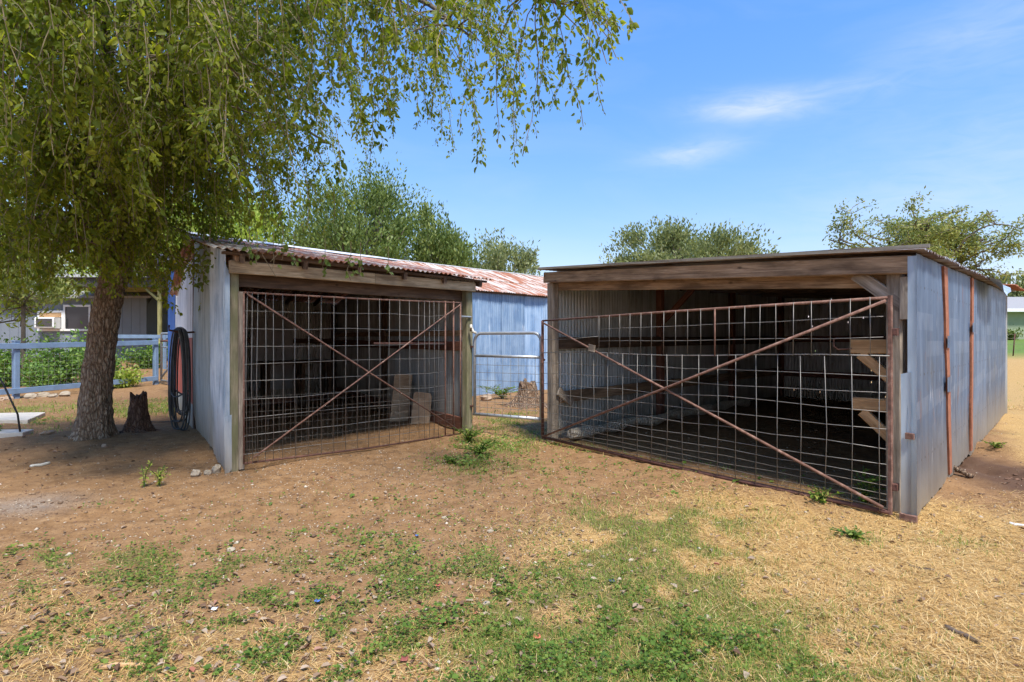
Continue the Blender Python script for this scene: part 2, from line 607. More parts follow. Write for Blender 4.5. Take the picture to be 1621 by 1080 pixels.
M_inner = galv("interior_corrugated", (0.46, 0.47, 0.45), (0.62, 0.63, 0.61), (0.27, 0.25, 0.22), 0.4, 0.4, 0.25, 0.55)
M_inner2 = galv("interior_corrugated_bluish", (0.42, 0.47, 0.48), (0.60, 0.64, 0.65), (0.24, 0.22, 0.19), 0.5, 0.3, 0.25, 0.55)
M_flag_white = galv("white_painted_tin", (0.66, 0.66, 0.66), (0.82, 0.82, 0.81), (0.42, 0.42, 0.42), 0.6, 0.0, 0.0, 0.5, soil=False)
M_flag_red = galv("red_painted_tin", (0.52, 0.10, 0.065), (0.60, 0.17, 0.11), (0.42, 0.07, 0.045), 0.3, 0.0, 0.0, 0.55, soil=False)
M_flag_blue = galv("blue_painted_tin", (0.045, 0.16, 0.50), (0.07, 0.22, 0.60), (0.035, 0.12, 0.40), 0.2, 0.0, 0.0, 0.5, soil=False)
M_roof_red = roofrust("rust_red_roof", amount=0.52)
M_roof_red2 = roofrust("rust_red_roof_patched", red=(0.34, 0.13, 0.062), amount=0.49)
M_roof_grey = roofrust("grey_brown_roof", red=(0.16, 0.10, 0.07), white=(0.36, 0.36, 0.37), amount=0.50)
M_cap = plain("white_ridge_cap", (0.68, 0.69, 0.70), 0.45, 0.2, 0.15, 3.0, 0.05)
M_orange = rusty("red_oxide_strip", (0.22, 0.08, 0.038), (0.35, 0.12, 0.055), (0.44, 0.18, 0.09), 0.75)
M_rust = rusty("rusty_pipe", (0.085, 0.045, 0.033), (0.20, 0.10, 0.07), (0.36, 0.24, 0.19))
M_rust_dark = rusty("dark_rusty_pipe", (0.05, 0.022, 0.017), (0.11, 0.045, 0.032), (0.19, 0.08, 0.055))
M_wire = plain("galvanised_wire", (0.245, 0.23, 0.21), 0.5, 0.45, 0.3, 9.0, 0)
M_wire_old = plain("old_wire", (0.17, 0.145, 0.12), 0.65, 0.3, 0.4, 9.0, 0)
M_tube_grey = plain("galvanised_tube", (0.44, 0.46, 0.48), 0.42, 0.5, 0.25, 12.0, 0.05)
M_hose = plain("black_hose", (0.062, 0.064, 0.064), 0.5, 0.0, 0.5, 8.0, 0)
M_fence = plain("blue_grey_fence_paint", (0.17, 0.25, 0.37), 0.6, 0.0, 0.2, 5.0, 0.1)
M_house = plain("grey_blue_siding", (0.19, 0.215, 0.25), 0.7, 0.0, 0.1, 2.0, 0.05)
M_white = plain("white_trim", (0.78, 0.78, 0.77), 0.5, 0.0, 0.06, 4.0, 0)
M_glass = plain("dark_window_glass", (0.02, 0.022, 0.025), 0.08, 0.0, 0.2, 1.0, 0)
M_fascia = plain("dark_brown_fascia", (0.075, 0.065, 0.062), 0.6, 0.0, 0.25, 4.0, 0.05)
M_greenhouse = plain("pale_green_wall", (0.27, 0.32, 0.21), 0.75, 0.0, 0.1, 2.0, 0.05)
M_shingle = plain("grey_shingle", (0.30, 0.29, 0.29), 0.85, 0.0, 0.2, 20.0, 0.2)
M_slab = plain("pale_concrete", (0.52, 0.47, 0.40), 0.85, 0.0, 0.2, 5.0, 0.2)
M_stone = plain("pale_limestone", (0.36, 0.295, 0.215), 0.9, 0.0, 0.3, 6.0, 0.4)
M_stone_brown = plain("tan_stone", (0.36, 0.26, 0.18), 0.9, 0.0, 0.3, 8.0, 0.4)
M_black = plain("black_iron", (0.018, 0.016, 0.016), 0.5, 0.2, 0.3, 8.0, 0)
M_blackroof = galv("dark_tin_roof", (0.06, 0.06, 0.07), (0.13, 0.13, 0.14), (0.03, 0.03, 0.03), 0.3, 0.3, 0.2, 0.5, soil=False)
M_panelwhite = plain("grey_white_panel", (0.42, 0.43, 0.43), 0.7, 0.0, 0.2, 1.5, 0.05)
M_stick = plain("dry_stick", (0.13, 0.09, 0.065), 0.9, 0.0, 0.4, 12.0, 0.3)
M_cream_plastic = plain("off_white_plastic", (0.62, 0.58, 0.5), 0.5, 0.0, 0.1, 5.0, 0)


def barkmat(name, c0, c1, c2, s=1.0):
    m, nt, b = newmat(name); q = NT(nt)
    co = q.coords((9 * s, 9 * s, 3.2 * s), rand=False)
    wob = q.n('ShaderNodeVectorMath', operation='ADD'); q.set(wob.inputs[0], co)
    wt = q.n('ShaderNodeTexNoise'); q.set(wt.inputs['Vector'], co); wt.inputs['Scale'].default_value = 0.9; wt.inputs['Detail'].default_value = 4
    q.set(wob.inputs[1], wt.outputs['Color']); co = wob.outputs[0]
    nz = q.noise(co, 1.6, 8, 0.68, 1.2)
    vo = q.n("ShaderNodeTexVoronoi", feature='DISTANCE_TO_EDGE'); q.set(vo.inputs["Vector"], co); vo.inputs["Scale"].default_value = 1.9
    edge = q.ramp(vo.outputs["Distance"], [(0.0, 0.1), (0.32, 1.0)])
    hh = q.math('MULTIPLY', q.math('ADD', nz, 0.25), q.math('ADD', q.math('MULTIPLY', edge, 0.6), 0.4))
    q.set(b.inputs["Base Color"], q.ramp(hh, [(0.22, c0), (0.45, c1), (0.72, c2)]))
    b.inputs["Roughness"].default_value = 0.92
    q.set(b.inputs["Normal"], q.bump(hh, 1.0, 0.09))
    return m


M_bark = barkmat("rough_grey_bark", (0.075, 0.048, 0.03), (0.29, 0.20, 0.13), (0.56, 0.44, 0.32), 1.5)
M_stump = barkmat("rotten_stump_wood", (0.05, 0.024, 0.014), (0.19, 0.10, 0.06), (0.34, 0.21, 0.14), 1.6)
M_stump_pale = barkmat("weathered_root_wood", (0.06, 0.035, 0.022), (0.28, 0.17, 0.10), (0.45, 0.32, 0.22), 1.4)
M_log_sunlit = barkmat("sun_painted_split_log", (0.42, 0.30, 0.19), (0.80, 0.68, 0.51), (0.88, 0.80, 0.66), 1.5)  # very pale tone stands in for sunlight on the strip at the wall base
M_branch = plain("grey_brown_branch", (0.14, 0.11, 0.08), 0.9, 0, 0.3, 10, 0.3)
M_twig = plain("thin_twig", (0.20, 0.155, 0.09), 0.85, 0, 0.3, 10, 0)

M_leaf = leafmat("olive_green_leaf", [(0.0, (0.07, 0.115, 0.015)), (0.4, (0.155, 0.205, 0.026)), (0.8, (0.30, 0.33, 0.046)), (1.0, (0.48, 0.44, 0.09))], 0.6)
M_leaf_vine = leafmat("fresh_green_leaf", [(0.0, (0.09, 0.15, 0.03)), (1.0, (0.2, 0.25, 0.06))], 0.4)
M_bgleaf_dark = leafmat("grey_green_leaf", [(0.0, (0.06, 0.10, 0.022)), (0.6, (0.15, 0.205, 0.048)), (1.0, (0.29, 0.33, 0.10))], 0.3)
M_bgleaf_mid = leafmat("willow_green_leaf", [(0.0, (0.11, 0.14, 0.045)), (0.6, (0.23, 0.26, 0.095)), (1.0, (0.38, 0.39, 0.19))], 0.35)
M_bgleaf_bright = leafmat("spring_green_leaf", [(0.0, (0.17, 0.26, 0.04)), (0.6, (0.33, 0.42, 0.07)), (1.0, (0.48, 0.52, 0.13))], 0.45)
M_bgleaf_yellow = leafmat("yellow_green_leaf", [(0.0, (0.12, 0.16, 0.04)), (0.6, (0.23, 0.27, 0.07)), (1.0, (0.37, 0.36, 0.12))], 0.35)
M_shrub = leafmat("shrub_leaf", [(0.0, (0.07, 0.15, 0.03)), (0.6, (0.15, 0.27, 0.05)), (1.0, (0.27, 0.38, 0.09))], 0.3)
M_hay = leafmat("dry_straw", [(0.0, (0.27, 0.15, 0.05)), (0.35, (0.50, 0.31, 0.10)), (0.75, (0.66, 0.45, 0.18)), (1.0, (0.76, 0.60, 0.32))], 0.15, 0.7)
M_grass = leafmat("green_grass_blade", [(0.0, (0.085, 0.16, 0.022)), (0.6, (0.18, 0.28, 0.04)), (1.0, (0.42, 0.38, 0.11))], 0.35, 0.6)
M_clover = leafmat("clover_leaf", [(0.0, (0.065, 0.125, 0.02)), (0.7, (0.14, 0.225, 0.035)), (1.0, (0.25, 0.30, 0.06))], 0.35, 0.55)
M_litter = leafmat("dead_leaf", [(0.0, (0.10, 0.05, 0.03)), (0.5, (0.24, 0.15, 0.09)), (0.9, (0.40, 0.31, 0.23)), (1.0, (0.34, 0.09, 0.05))], 0.1, 0.8)
M_pebble = leafmat("pale_pebble", [(0.0, (0.15, 0.09, 0.055)), (0.6, (0.32, 0.22, 0.14)), (1.0, (0.56, 0.48, 0.38))], 0.0, 0.9)


# ------------------------------------------------------------------ ground
def hay_mask(x, y):
    m = 1.1 * blob(x, y, 1420, 1000, 420, 260) + 1.0 * blob(x, y, 1250, 900, 200, 110) + 0.9 * blob(x, y, 1600, 860, 160, 90)
    m = m + 0.28 * blob(x, y, 900, 1060, 420, 120) + 0.35 * blob(x, y, 300, 1050, 300, 90) + 0.25 * blob(x, y, 70, 960, 160, 80)
    m = m + 0.9 * np.clip((x - 0.78 * y - 0.35) * 1.2, 0, 1) * np.clip((y - 3.5) / 2, 0, 1)
    m = m + 0.4 * blob(x, y, 810, 680, 55, 26) + 0.35 * blob(x, y, 1180, 800, 110, 30)
    m = m + 0.35 * blob(x, y, 920, 850, 130, 50)
    hol = blob(x, y, 1540, 735, 70, 46)
    return np.clip((m * (0.55 + 0.9 * fbm(x * 2.2, y * 2.2, 41, 4)) - 1.3 * hol) * (1 - 0.75 * green_mask(x, y)), 0, 1)


def green_mask(x, y):
    m = 0
    for (px, py, rx, ry, k) in ((1020, 845, 130, 50, 1.2), (1080, 1000, 220, 95, 1.2), (980, 915, 150, 50, .8), (880, 990, 130, 60, .5), (1000, 1060, 260, 50, .8),
                                (1180, 905, 90, 26, .5), (1130, 815, 90, 22, .45), (840, 1010, 200, 60, .35), (1130, 880, 70, 20, .35), (810, 670, 50, 22, .7), (770, 720, 55, 25, .6),
                                (1300, 1055, 160, 40, .5), (1560, 860, 80, 15, .35), (930, 700, 60, 10, .3), (1350, 850, 40, 10, .5),
                                (230, 650, 50, 9, .9), (60, 645, 80, 9, .8), (90, 680, 30, 8, .6), (1600, 690, 60, 20, .25)):
        m = m + k * blob(x, y, px, py, rx, ry)
    return np.clip(m * np.clip((fbm(x * 3.3, y * 3.3, 61, 4) - 0.36) * 6.0, 0.12, 1.5), 0, 1)


def clover_mask(x, y):
    m = 0
    for (px, py, rx, ry, k) in ((200, 888, 75, 22, 1.1), (255, 905, 50, 14, .8), (55, 880, 55, 20, .9), (115, 890, 40, 12, .6), (345, 900, 45, 16, .45), (440, 965, 70, 22, .65),
                                (390, 960, 30, 20, .5), (720, 900, 80, 32, .7), (650, 965, 90, 28, .6), (640, 1000, 60, 30, .7), (730, 1045, 130, 35, 1.0), (1080, 1030, 160, 45, 1.0),
                                (760, 930, 60, 20, .8), (560, 1060, 120, 25, .45), (280, 1040, 120, 26, .4), (850, 885, 80, 20, .5), (800, 700, 40, 16, .8), (750, 735, 50, 14, .8),
                                (745, 700, 25, 16, .9), (950, 700, 70, 10, .4), (840, 740, 60, 10, .4), (30, 940, 30, 14, .5), (590, 850, 40, 8, .35), (460, 835, 40, 9, .3), (170, 800, 30, 8, .35),
                                (430, 1030, 90, 20, .5), (955, 1010, 80, 30, .8), (870, 1040, 80, 30, .8), (100, 665, 40, 7, .7), (240, 640, 60, 9, .8),
                                (640, 900, 160, 60, .3), (300, 950, 260, 80, .25), (980, 940, 120, 40, .3), (150, 1030, 200, 40, .25), (520, 1000, 120, 50, .35), (460, 900, 120, 40, .2), (600, 800, 200, 40, .1), (1080, 740, 150, 25, .12), (900, 760, 120, 25, .15)):
        m = m + k * blob(x, y, px, py, rx, ry)
    return np.clip(m * (np.clip((fbm(x * 5.5, y * 5.5, 71, 4) - 0.38) * 8.0, 0.04, 2.0)), 0, 1)


def graded(lo, hi, f0, f1, fine, grow=1.16):
    c = list(np.arange(f0, f1 + 1e-6, fine))
    s = fine; v = f0
    left = []
    while v > lo:
        s *= grow; v -= s; left.append(v)
    right = []
    s = fine; v = f1
    while v < hi:
        s *= grow; v += s; right.append(v)
    return np.array(left[::-1] + c + right)


gx = graded(-420, 420, -8.5, 8.5, 0.05)
gy = graded(-60, 700, 1.4, 11.0, 0.045)
GX, GY = np.meshgrid(gx, gy)
GZ = gz(GX, GY)
far = np.sqrt(GX ** 2 + GY ** 2)
idx = np.arange(GX.size).reshape(GX.shape)
gF = np.stack([idx[:-1, :-1], idx[:-1, 1:], idx[1:, 1:], idx[1:, :-1]], -1).reshape(-1, 4)
lawn = np.clip((GY - 27) / 3, 0, 1) * np.clip((GX - 12) / 5, 0, 1) + np.clip((far - 60) / 30, 0, 1)
hayA = np.maximum(hay_mask(GX, GY), np.clip((GX - 9) / 2, 0, 1) * (GY > 6) * 0.9)
greyA = blob(GX, GY, 40, 800, 75, 16)
dug_soil = np.clip(1.9 * blob(GX, GY, 1530, 735, 70, 48) * (0.5 + fbm(GX * 3, GY * 3, 33, 3)), 0, 1)  # mask of the darker dug soil beside the side wall
m, nt, b = newmat("soil_and_grass"); q = NT(nt)
co = q.coords((1, 1, 1), rand=False)
n_big = q.noise(co, 0.9, 5, 0.6); n_mid = q.noise(co, 7, 6, 0.65); n_fine = q.noise(co, 60, 5, 0.7); n_grit = q.noise(co, 170, 3, 0.6)
soil = q.ramp(n_mid, [(0.30, (0.155, 0.080, 0.034)), (0.5, (0.27, 0.150, 0.067)), (0.70, (0.37, 0.225, 0.112))])
soil = q.mix(q.ramp(n_big, [(0.38, 0.0), (0.65, 0.6)]), soil, (0.295, 0.168, 0.08))
soil = q.mix(q.ramp(n_fine, [(0.34, 0.75), (0.49, 0.0)]), soil, (0.10, 0.055, 0.032))
soil = q.mix(q.ramp(n_grit, [(0.64, 0.0), (0.72, 0.65)]), soil, (0.50, 0.37, 0.24))
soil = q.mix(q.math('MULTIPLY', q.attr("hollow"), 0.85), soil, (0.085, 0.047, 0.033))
soil = q.mix(q.math('MULTIPLY', q.attr("grey"), q.ramp(n_fine, [(0.4, 0.3), (0.6, 0.85)])), soil, (0.27, 0.24, 0.21))
strawc = q.ramp(n_fine, [(0.3, (0.24, 0.14, 0.055)), (0.5, (0.45, 0.285, 0.11)), (0.7, (0.58, 0.40, 0.18))])
hf = q.ramp(q.math('ADD', q.attr("hay"), q.math('MULTIPLY', q.math('SUBTRACT', n_fine, 0.5), 0.8)), [(0.18, 0.0), (0.62, 0.9)])
colr = q.mix(hf, soil, strawc)
gr = q.ramp(n_fine, [(0.3, (0.075, 0.10, 0.03)), (0.7, (0.19, 0.19, 0.06))])
gf = q.ramp(q.math('ADD', q.attr("green"), q.math('MULTIPLY', q.math('SUBTRACT', n_mid, 0.5), 0.9)), [(0.2, 0.0), (0.8, 0.55)])
colr = q.mix(gf, colr, gr)
colr = q.mix(q.attr("lawn"), colr, q.ramp(n_mid, [(0.3, (0.085, 0.15, 0.03)), (0.7, (0.16, 0.22, 0.05))]))
q.set(b.inputs["Base Color"], colr)
b.inputs["Roughness"].default_value = 0.95
b.inputs["Specular IOR Level"].default_value = 0.15
hsum = q.math('ADD', q.math('MULTIPLY', n_mid, 0.6), q.math('ADD', q.math('MULTIPLY', n_fine, 0.35), q.math('MULTIPLY', n_grit, 0.12)))
q.set(b.inputs["Normal"], q.bump(hsum, 0.75, 0.03))
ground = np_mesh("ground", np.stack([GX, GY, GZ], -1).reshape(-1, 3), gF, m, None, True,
                 {"hay": hayA.ravel(), "green": np.maximum(green_mask(GX, GY), 0.7 * clover_mask(GX, GY)).ravel(), "grey": greyA.ravel(), "lawn": np.clip(lawn, 0, 1).ravel(), "hollow": dug_soil.ravel()})
kind(ground, "structure")


def up2(p, z):
    return (float(p[0]), float(p[1]), float(z))


# ------------------------------------------------------------------ left shed
e1 = (E1[0], E1[1], 0.0); g1v = (G1[0], G1[1], 0.0)


def LP(t, s, z):
    """left shed frame: t along the front, s back along the side wall"""
    p = A + E1 * t + G1 * s
    return (p[0], p[1], z)


SHED_D, RIDGE_S = 7.0, 3.6
left_shed = thing("shed", "tin shed with rusty red roof and wire gate beside the big tree", "shed", LP(0, 0, 0))
# posts at the front
beam("post", LP(0.03, 0.06, -0.15), LP(0.03, 0.06, 2.25), 0.10, 0.10, M_wood_moss, left_shed, (E1[0], E1[1], 0))
beam("door_jamb", LP(0.112, 0.0, 0.02), LP(0.108, 0.0, 2.0), 0.05, 0.06, M_wood_grey, left_shed, (E1[0], E1[1], 0))
beam("post", LP(LW, 0.06, -0.15), LP(LW, 0.06, 2.26), 0.13, 0.13, M_wood_moss, left_shed, (E1[0], E1[1], 0))
for s in (3.4, 6.9):
    beam("post", LP(LW - 0.08, s, -0.1), LP(LW - 0.08, s, 2.6 if s < 5 else 2.35), 0.1, 0.1, M_wood_dark, left_shed, (E1[0], E1[1], 0))
    beam("post", LP(0.1, s, -0.1), LP(0.1, s, 2.6 if s < 5 else 2.35), 0.1, 0.1, M_wood_dark, left_shed, (E1[0], E1[1], 0))
# header boards
beam("header_beam", LP(-0.02, -0.045, 2.265), LP(1.85, -0.045, 2.285), 0.05, 0.14, M_wood_cream, left_shed)
beam("header_beam", LP(1.855, -0.045, 2.283), LP(LW + 0.09, -0.045, 2.305), 0.05, 0.14, M_wood_cream, left_shed)
beam("upper_plate", LP(0.0, 0.05, 2.36), LP(LW + 0.2, 0.05, 2.38), 0.06, 0.09, M_wood_dark, left_shed)
beam("inner_header", LP(0.02, 0.16, 2.17), LP(LW, 0.16, 2.19), 0.05, 0.2, M_wood_dark, left_shed)
beam("top_block", LP(0.05, -0.03, 2.33), LP(0.05, -0.03, 2.46), 0.09, 0.05, M_wood, left_shed, (E1[0], E1[1], 0))


def lroof(s):
    return 2.415 + (s + 0.22) * 0.187 if s <= RIDGE_S else 2.415 + (RIDGE_S + 0.22) * 0.187 - (s - RIDGE_S) * 0.2


for t in np.linspace(0.1, LW + 0.15, 6):
    beam("rafter", LP(t, -0.16, lroof(-0.16) - 0.075), LP(t, RIDGE_S, lroof(RIDGE_S) - 0.075), 0.05, 0.10, M_wood_dark, left_shed)
    beam("rafter", LP(t, RIDGE_S, lroof(RIDGE_S) - 0.075), LP(t, SHED_D, lroof(SHED_D) - 0.075), 0.05, 0.10, M_wood_dark, left_shed)
for s in (-0.1, 1.2, 2.5):
    beam("purlin", LP(-0.1, s, lroof(s) - 0.035), LP(LW + 0.3, s, lroof(s) - 0.035), 0.07, 0.03, M_wood_dark, left_shed)
# rafter tails and fascia scraps under the eave
beam("fascia_board", LP(0.15, -0.13, 2.425), LP(2.3, -0.13, 2.415), 0.02, 0.05, M_wood_dark, left_shed)
# roof sheets
nsh = 7
t0, t1 = -0.22, LW + 0.34
wsh = (t1 - t0) / nsh
up_f = Vector((G1[0], G1[1], 0.187)).normalized()
up_b = Vector((-G1[0], -G1[1], 0.2)).normalized()
for i in range(nsh):
    ta = t0 + i * wsh
    o0 = LP(ta, -0.22 + random.uniform(-0.025, 0.02), lroof(-0.22) + 0.018 + 0.006 * (i % 2))
    sheet("roof_sheet", o0, e1, up_f, wsh + 0.05, (0, 0), (3.88, 3.88), M_roof_red if i % 3 else M_roof_red2, left_shed, 0.085, 0.013, 8, 9, 0.006, 0.008)
    o0 = LP(ta, SHED_D + 0.2, lroof(SHED_D + 0.2) + 0.018 + 0.006 * (i % 2))
    sheet("roof_sheet", o0, e1, up_b, wsh + 0.05, (0, 0), (3.66, 3.66), M_roof_red, left_shed, 0.085, 0.013, 6, 5)
V, Fc = [], []
capz = lroof(RIDGE_S) + 0.035
for t in np.linspace(t0 - 0.02, t1 + 0.02, 9):
    for ds, dz in ((-0.16, -0.012), (-0.03, 0.03), (0.0, 0.045), (0.03, 0.03), (0.16, -0.015)):
        V.append(LP(t, RIDGE_S + ds, capz + dz + random.uniform(-0.006, 0.006)))
for i in range(8):
    for j in range(4):
        Fc.append((i * 5 + j, i * 5 + j + 1, (i + 1) * 5 + j + 1, (i + 1) * 5 + j))
np_mesh("ridge_cap", V, Fc, M_cap, left_shed)
# bright loose sheet end under the right eave
sheet("loose_sheet", LP(2.75, -0.1, 2.385), e1, (G1[0], G1[1], 0.1), 0.95, (0, 0), (0.5, 0.5), M_cap, left_shed, 0.085, 0.01, 6, 3)

# left wall, near part: three overlapping sheets, torn front edge
sidev = Vector((G1[0], G1[1], 0))
ln = Vector((-E1[0], -E1[1], 0))


def Lz(s):
    return lroof(s) - 0.01


for (s0, s1, mt, out, lo) in ((1.15, 3.66, M_left_green, 0.02, (0.03, 0.02)), (-0.02, 1.30, M_left, 0.04, (-0.02, 0.02))):
    o0 = LP(-0.02 - out, s0, 0)
    sheet("wall_sheet", o0, g1v, (0, 0, 1), s1 - s0, lo, (Lz(s0), Lz(s1) - (0.02)), mt, left_shed, 0.12, 0.011, 8, 12, 0.02, 0.035, flare=-0.6)
# corner flap wrapping the post
sheet("corner_flap", LP(-0.07, -0.015, 0), e1, (0, 0, 1), 0.06, (-0.02, 0.09), (2.33, 2.2), M_left, left_shed, 0.2, 0.010, 20, 24, 0.05, 0.02)
sheet("corner_flap", LP(-0.075, -0.027, 0), e1, (0, 0, 1), 0.08, (-0.06, 0.05), (0.62, 0.64), M_left, left_shed, 0.22, 0.012, 12, 8, 0.03, 0.02)
# painted part of the left wall: white above red
for i, (s0, s1) in enumerate(((3.78, 5.12), (5.1, 6.44), (6.42, 7.76))):
    hz = 2.78 + 0.05 * i
    sheet("white_wall_sheet", LP(-0.06, s0, 0), g1v, (0, 0, 1), s1 - s0, (1.50, 1.50), (hz, hz + 0.03), M_flag_white, left_shed, 0.19, 0.016, 10, 5, 0.0, 0.01)
    sheet("red_wall_sheet", LP(-0.062, s0, 0), g1v, (0, 0, 1), s1 - s0, (0.42, 0.40), (1.505, 1.505), M_flag_red, left_shed, 0.19, 0.016, 10, 5, 0.02, 0.01)
    sheet("base_wall_sheet", LP(-0.050, s0, 0), g1v, (0, 0, 1), s1 - s0, (-0.04, -0.04), (0.5, 0.5), M_left_green, left_shed, 0.19, 0.016, 8, 3, 0.0, 0.01)
beam("corner_board", LP(-0.03, 3.72, -0.1), LP(-0.03, 3.72, 2.85), 0.06, 0.05, M_wood_dark, left_shed, (E1[0], E1[1], 0))
# right wall (seen from inside) and back wall
for i in range(7):
    s0 = 0.12 + i * 0.98
    sheet("wall_sheet", LP(LW + 0.02, s0, 0), g1v, (0, 0, 1), 1.03, (0.0, 0.0) if i < 3 else (-0.2, -0.2), (Lz(s0) - 0.05, Lz(min(s0 + 1.03, 7)) - 0.05), M_inner2 if i < 3 else M_inner, left_shed, 0.076, 0.010, 6, 5, 0.02, 0.01)
for z, hh, mt in ((1.37, 0.15, M_wood_red), (1.58, 0.09, M_wood), (0.13, 0.2, M_wood_red)):
    beam("girt", LP(LW - 0.05, 0.15, z), LP(LW - 0.05, 6.8, z + 0.03), 0.045, hh, mt, left_shed)
for i in range(4):
    sheet("back_wall_sheet", LP(i * 0.93, SHED_D, 0), e1, (0, 0, 1), 0.95, (-0.2, -0.2), (Lz(SHED_D) - 0.02,) * 2, M_inner, left_shed, 0.076, 0.010, 6, 5, 0.02, 0.01)
beam("girt", LP(0.1, SHED_D - 0.05, 1.45), LP(LW - 0.1, SHED_D - 0.05, 1.45), 0.045, 0.12, M_wood_dark, left_shed)
for i, (ta, tb) in enumerate(((0.25, 1.35), (1.42, 2.45))):
    beam("wall_panel", LP(ta, SHED_D - 0.12, 1.15), LP(tb, SHED_D - 0.12, 1.15), 0.02, 1.7, M_panelwhite, left_shed)
beam("base_board", LP(0.3, SHED_D - 0.4, 0.06), LP(LW - 0.2, SHED_D - 0.4, 0.06), 0.05, 0.14, M_wood_red, left_shed)

# things inside the left shed
wb = thing("workbench", "dark wooden workbench at the back of the left shed", "workbench", LP(2.2, 5.8, g1(*LP(2.2, 5.8, 0)[:2])))
beam("table_top", LP(1.5, 5.8, 0.98), LP(3.05, 5.8, 0.98), 0.6, 0.06, M_wood_dark, wb)
for t in (1.56, 2.35, 3.0):
    for s in (5.56, 6.04):
        beam("leg", LP(t, s, -0.02), LP(t, s, 0.95), 0.09, 0.09, M_wood_dark, wb, (E1[0], E1[1], 0))


def leaning_board(name, label, px0, px1, d, ztop, mat, cut=0.0, lean=0.22):
    """thick board leaning back against the right wall"""
    x0 = (px0 - CX) * d / F; x1 = (px1 - CX) * (d + 0.12) / F
    zb = g1((x0 + x1) / 2, d) - 0.01
    w = x1 - x0
    pts = [(0, 0), (w, 0), (w, ztop - cut), (w * 0.9, ztop - cut * 0.4), (w * 0.55, ztop - cut * 0.2), (w * 0.12, ztop), (0, ztop - cut * 0.3)]
    V = []; n = len(pts)
    for th in (0, 0.045):
        for (a, z) in pts:
            V.append((x0 + a + lean * 0.35 * z, d + a * 0.25 + lean * z * 0.6 + th, zb + z))
    Fc = [tuple(range(n)), tuple(range(2 * n - 1, n - 1, -1))] + [(i, (i + 1) % n, n + (i + 1) % n, n + i) for i in range(n)]
    o = np_mesh(name, V, [f[::-1] for f in Fc], mat)
    return tag(o, label, "board")


leaning_board("plywood_board", "taller tan board leaning inside the left shed", 617, 646, 10.2, 0.86, M_ply, 0.03)
leaning_board("plywood_board", "shorter tan board with a broken top leaning inside the left shed", 650, 680, 9.75, 0.56, M_ply, 0.09)

# ------------------------------------------------------------------ left gate


def quadpt(P00, P10, P01, P11, u, v):
    a = Vector(P00).lerp(Vector(P10), u); b2 = Vector(P01).lerp(Vector(P11), u)
    return a.lerp(b2, v)


def gate_plane(front, px, off):
    """t along a shed front for a picture column"""
    k = (px - CX) / F
    o0, ee = front
    return (k * o0[1] - o0[0]) / (ee[0] - k * ee[1])


off1 = -0.06
fr1 = (A + G1 * off1, E1)


def tL(px):
    return gate_plane(fr1, px, 0)


gate_l = thing("gate", "rusty framed wire mesh gate across the front of the left shed", "gate", LP(0.15, off1, g1(*LP(0.15, off1, 0)[:2])))
ta, tb = tL(386), tL(729)
g00, g10 = LP(ta, off1, 0.09), LP(tb, off1, 0.02)
g01, g11 = LP(ta, off1, 1.99), LP(tb, off1, 2.04)


def gl(u, v, off=0.0):
    p = quadpt(g00, g10, g01, g11, u, v)
    return p + Vector((-G1[0], -G1[1], 0)) * off


tube("top_rail", [gl(0, 1), gl(0.5, 0.995), gl(1, 1)], 0.0115, M_rust, gate_l, 8)
tube("bottom_rail", [gl(0, 0), gl(0.5, -0.012), gl(1, 0)], 0.012, M_rust_dark, gate_l, 8)
tube("stile", [gl(0, 0), gl(0, 1)], 0.010, M_rust, gate_l, 8)
for px in (705, 718):
    u = (tL(px) - ta) / (tb - ta)
    tube("stile", [gl(u, 0), gl(u, 1.01)], 0.0115, M_rust, gate_l, 8)
tube("stile", [gl(1, -0.01), gl(1, 1)], 0.0115, M_rust, gate_l, 8)
u718 = (tL(703) - ta) / (tb - ta)
tube("middle_rail", [gl(0.52, 0.695, -0.01), gl(u718, 0.69, -0.01)], 0.013, M_rust_dark, gate_l, 8)
tube("diagonal_brace", [gl(0.01, 0.99, 0.03), gl(0.985, 0.03, 0.03)], 0.0105, M_rust, gate_l, 8)
tube("diagonal_brace", [gl(0.99, 0.985, 0.045), gl(0.03, 0.03, 0.045)], 0.0105, M_rust, gate_l, 8)
for px in (391, 399, 408, 420, 432, 447, 467, 488, 508, 528, 547, 565, 583, 600, 616, 632, 647, 662, 671, 679, 686, 694):
    u = (tL(px) - ta) / (tb - ta)
    tube("upright_wire", [gl(u + random.uniform(-.002, .002), -0.01, 0.018), gl(u + random.uniform(-.005, .005), 0.5, 0.018), gl(u, 1.0, 0.018)], 0.0031, M_wire, gate_l, 5)
for k in range(1, 10):
    v = 1 - 0.1045 * k
    pts = [gl(u, v + random.uniform(-0.007, 0.007), 0.012) for u in (0.0, 0.2, 0.4, 0.6, 0.8, u718)]
    tube("cross_wire", pts, 0.0031, M_wire, gate_l, 5)
# finer second mesh along the lower half
V = []; Fc = []
for u in np.arange(0.02, 0.97, 0.021):
    a, f = sweep([gl(u, 0.0, -0.02), gl(u + random.uniform(-.003, .003), 0.38, -0.02)], 0.0010, 3, False)
    Fc += [tuple(i + len(V) for i in ff) for ff in f]; V += a
for v in np.arange(0.03, 0.385, 0.044):
    a, f = sweep([gl(u, v + random.uniform(-.004, .004), -0.02) for u in np.linspace(0, 0.97, 9)], 0.0011, 3, False)
    Fc += [tuple(i + len(V) for i in ff) for ff in f]; V += a
kind(np_mesh("fine_mesh", V, Fc, M_wire_old, gate_l), "stuff")
# latch bolt on the right post
bolt = np_mesh("latch", *sweep([LP(tb + 0.02, off1, 1.83), LP(LW + 0.02, -0.03, 1.83)], 0.014, 8), M_tube_grey, gate_l)

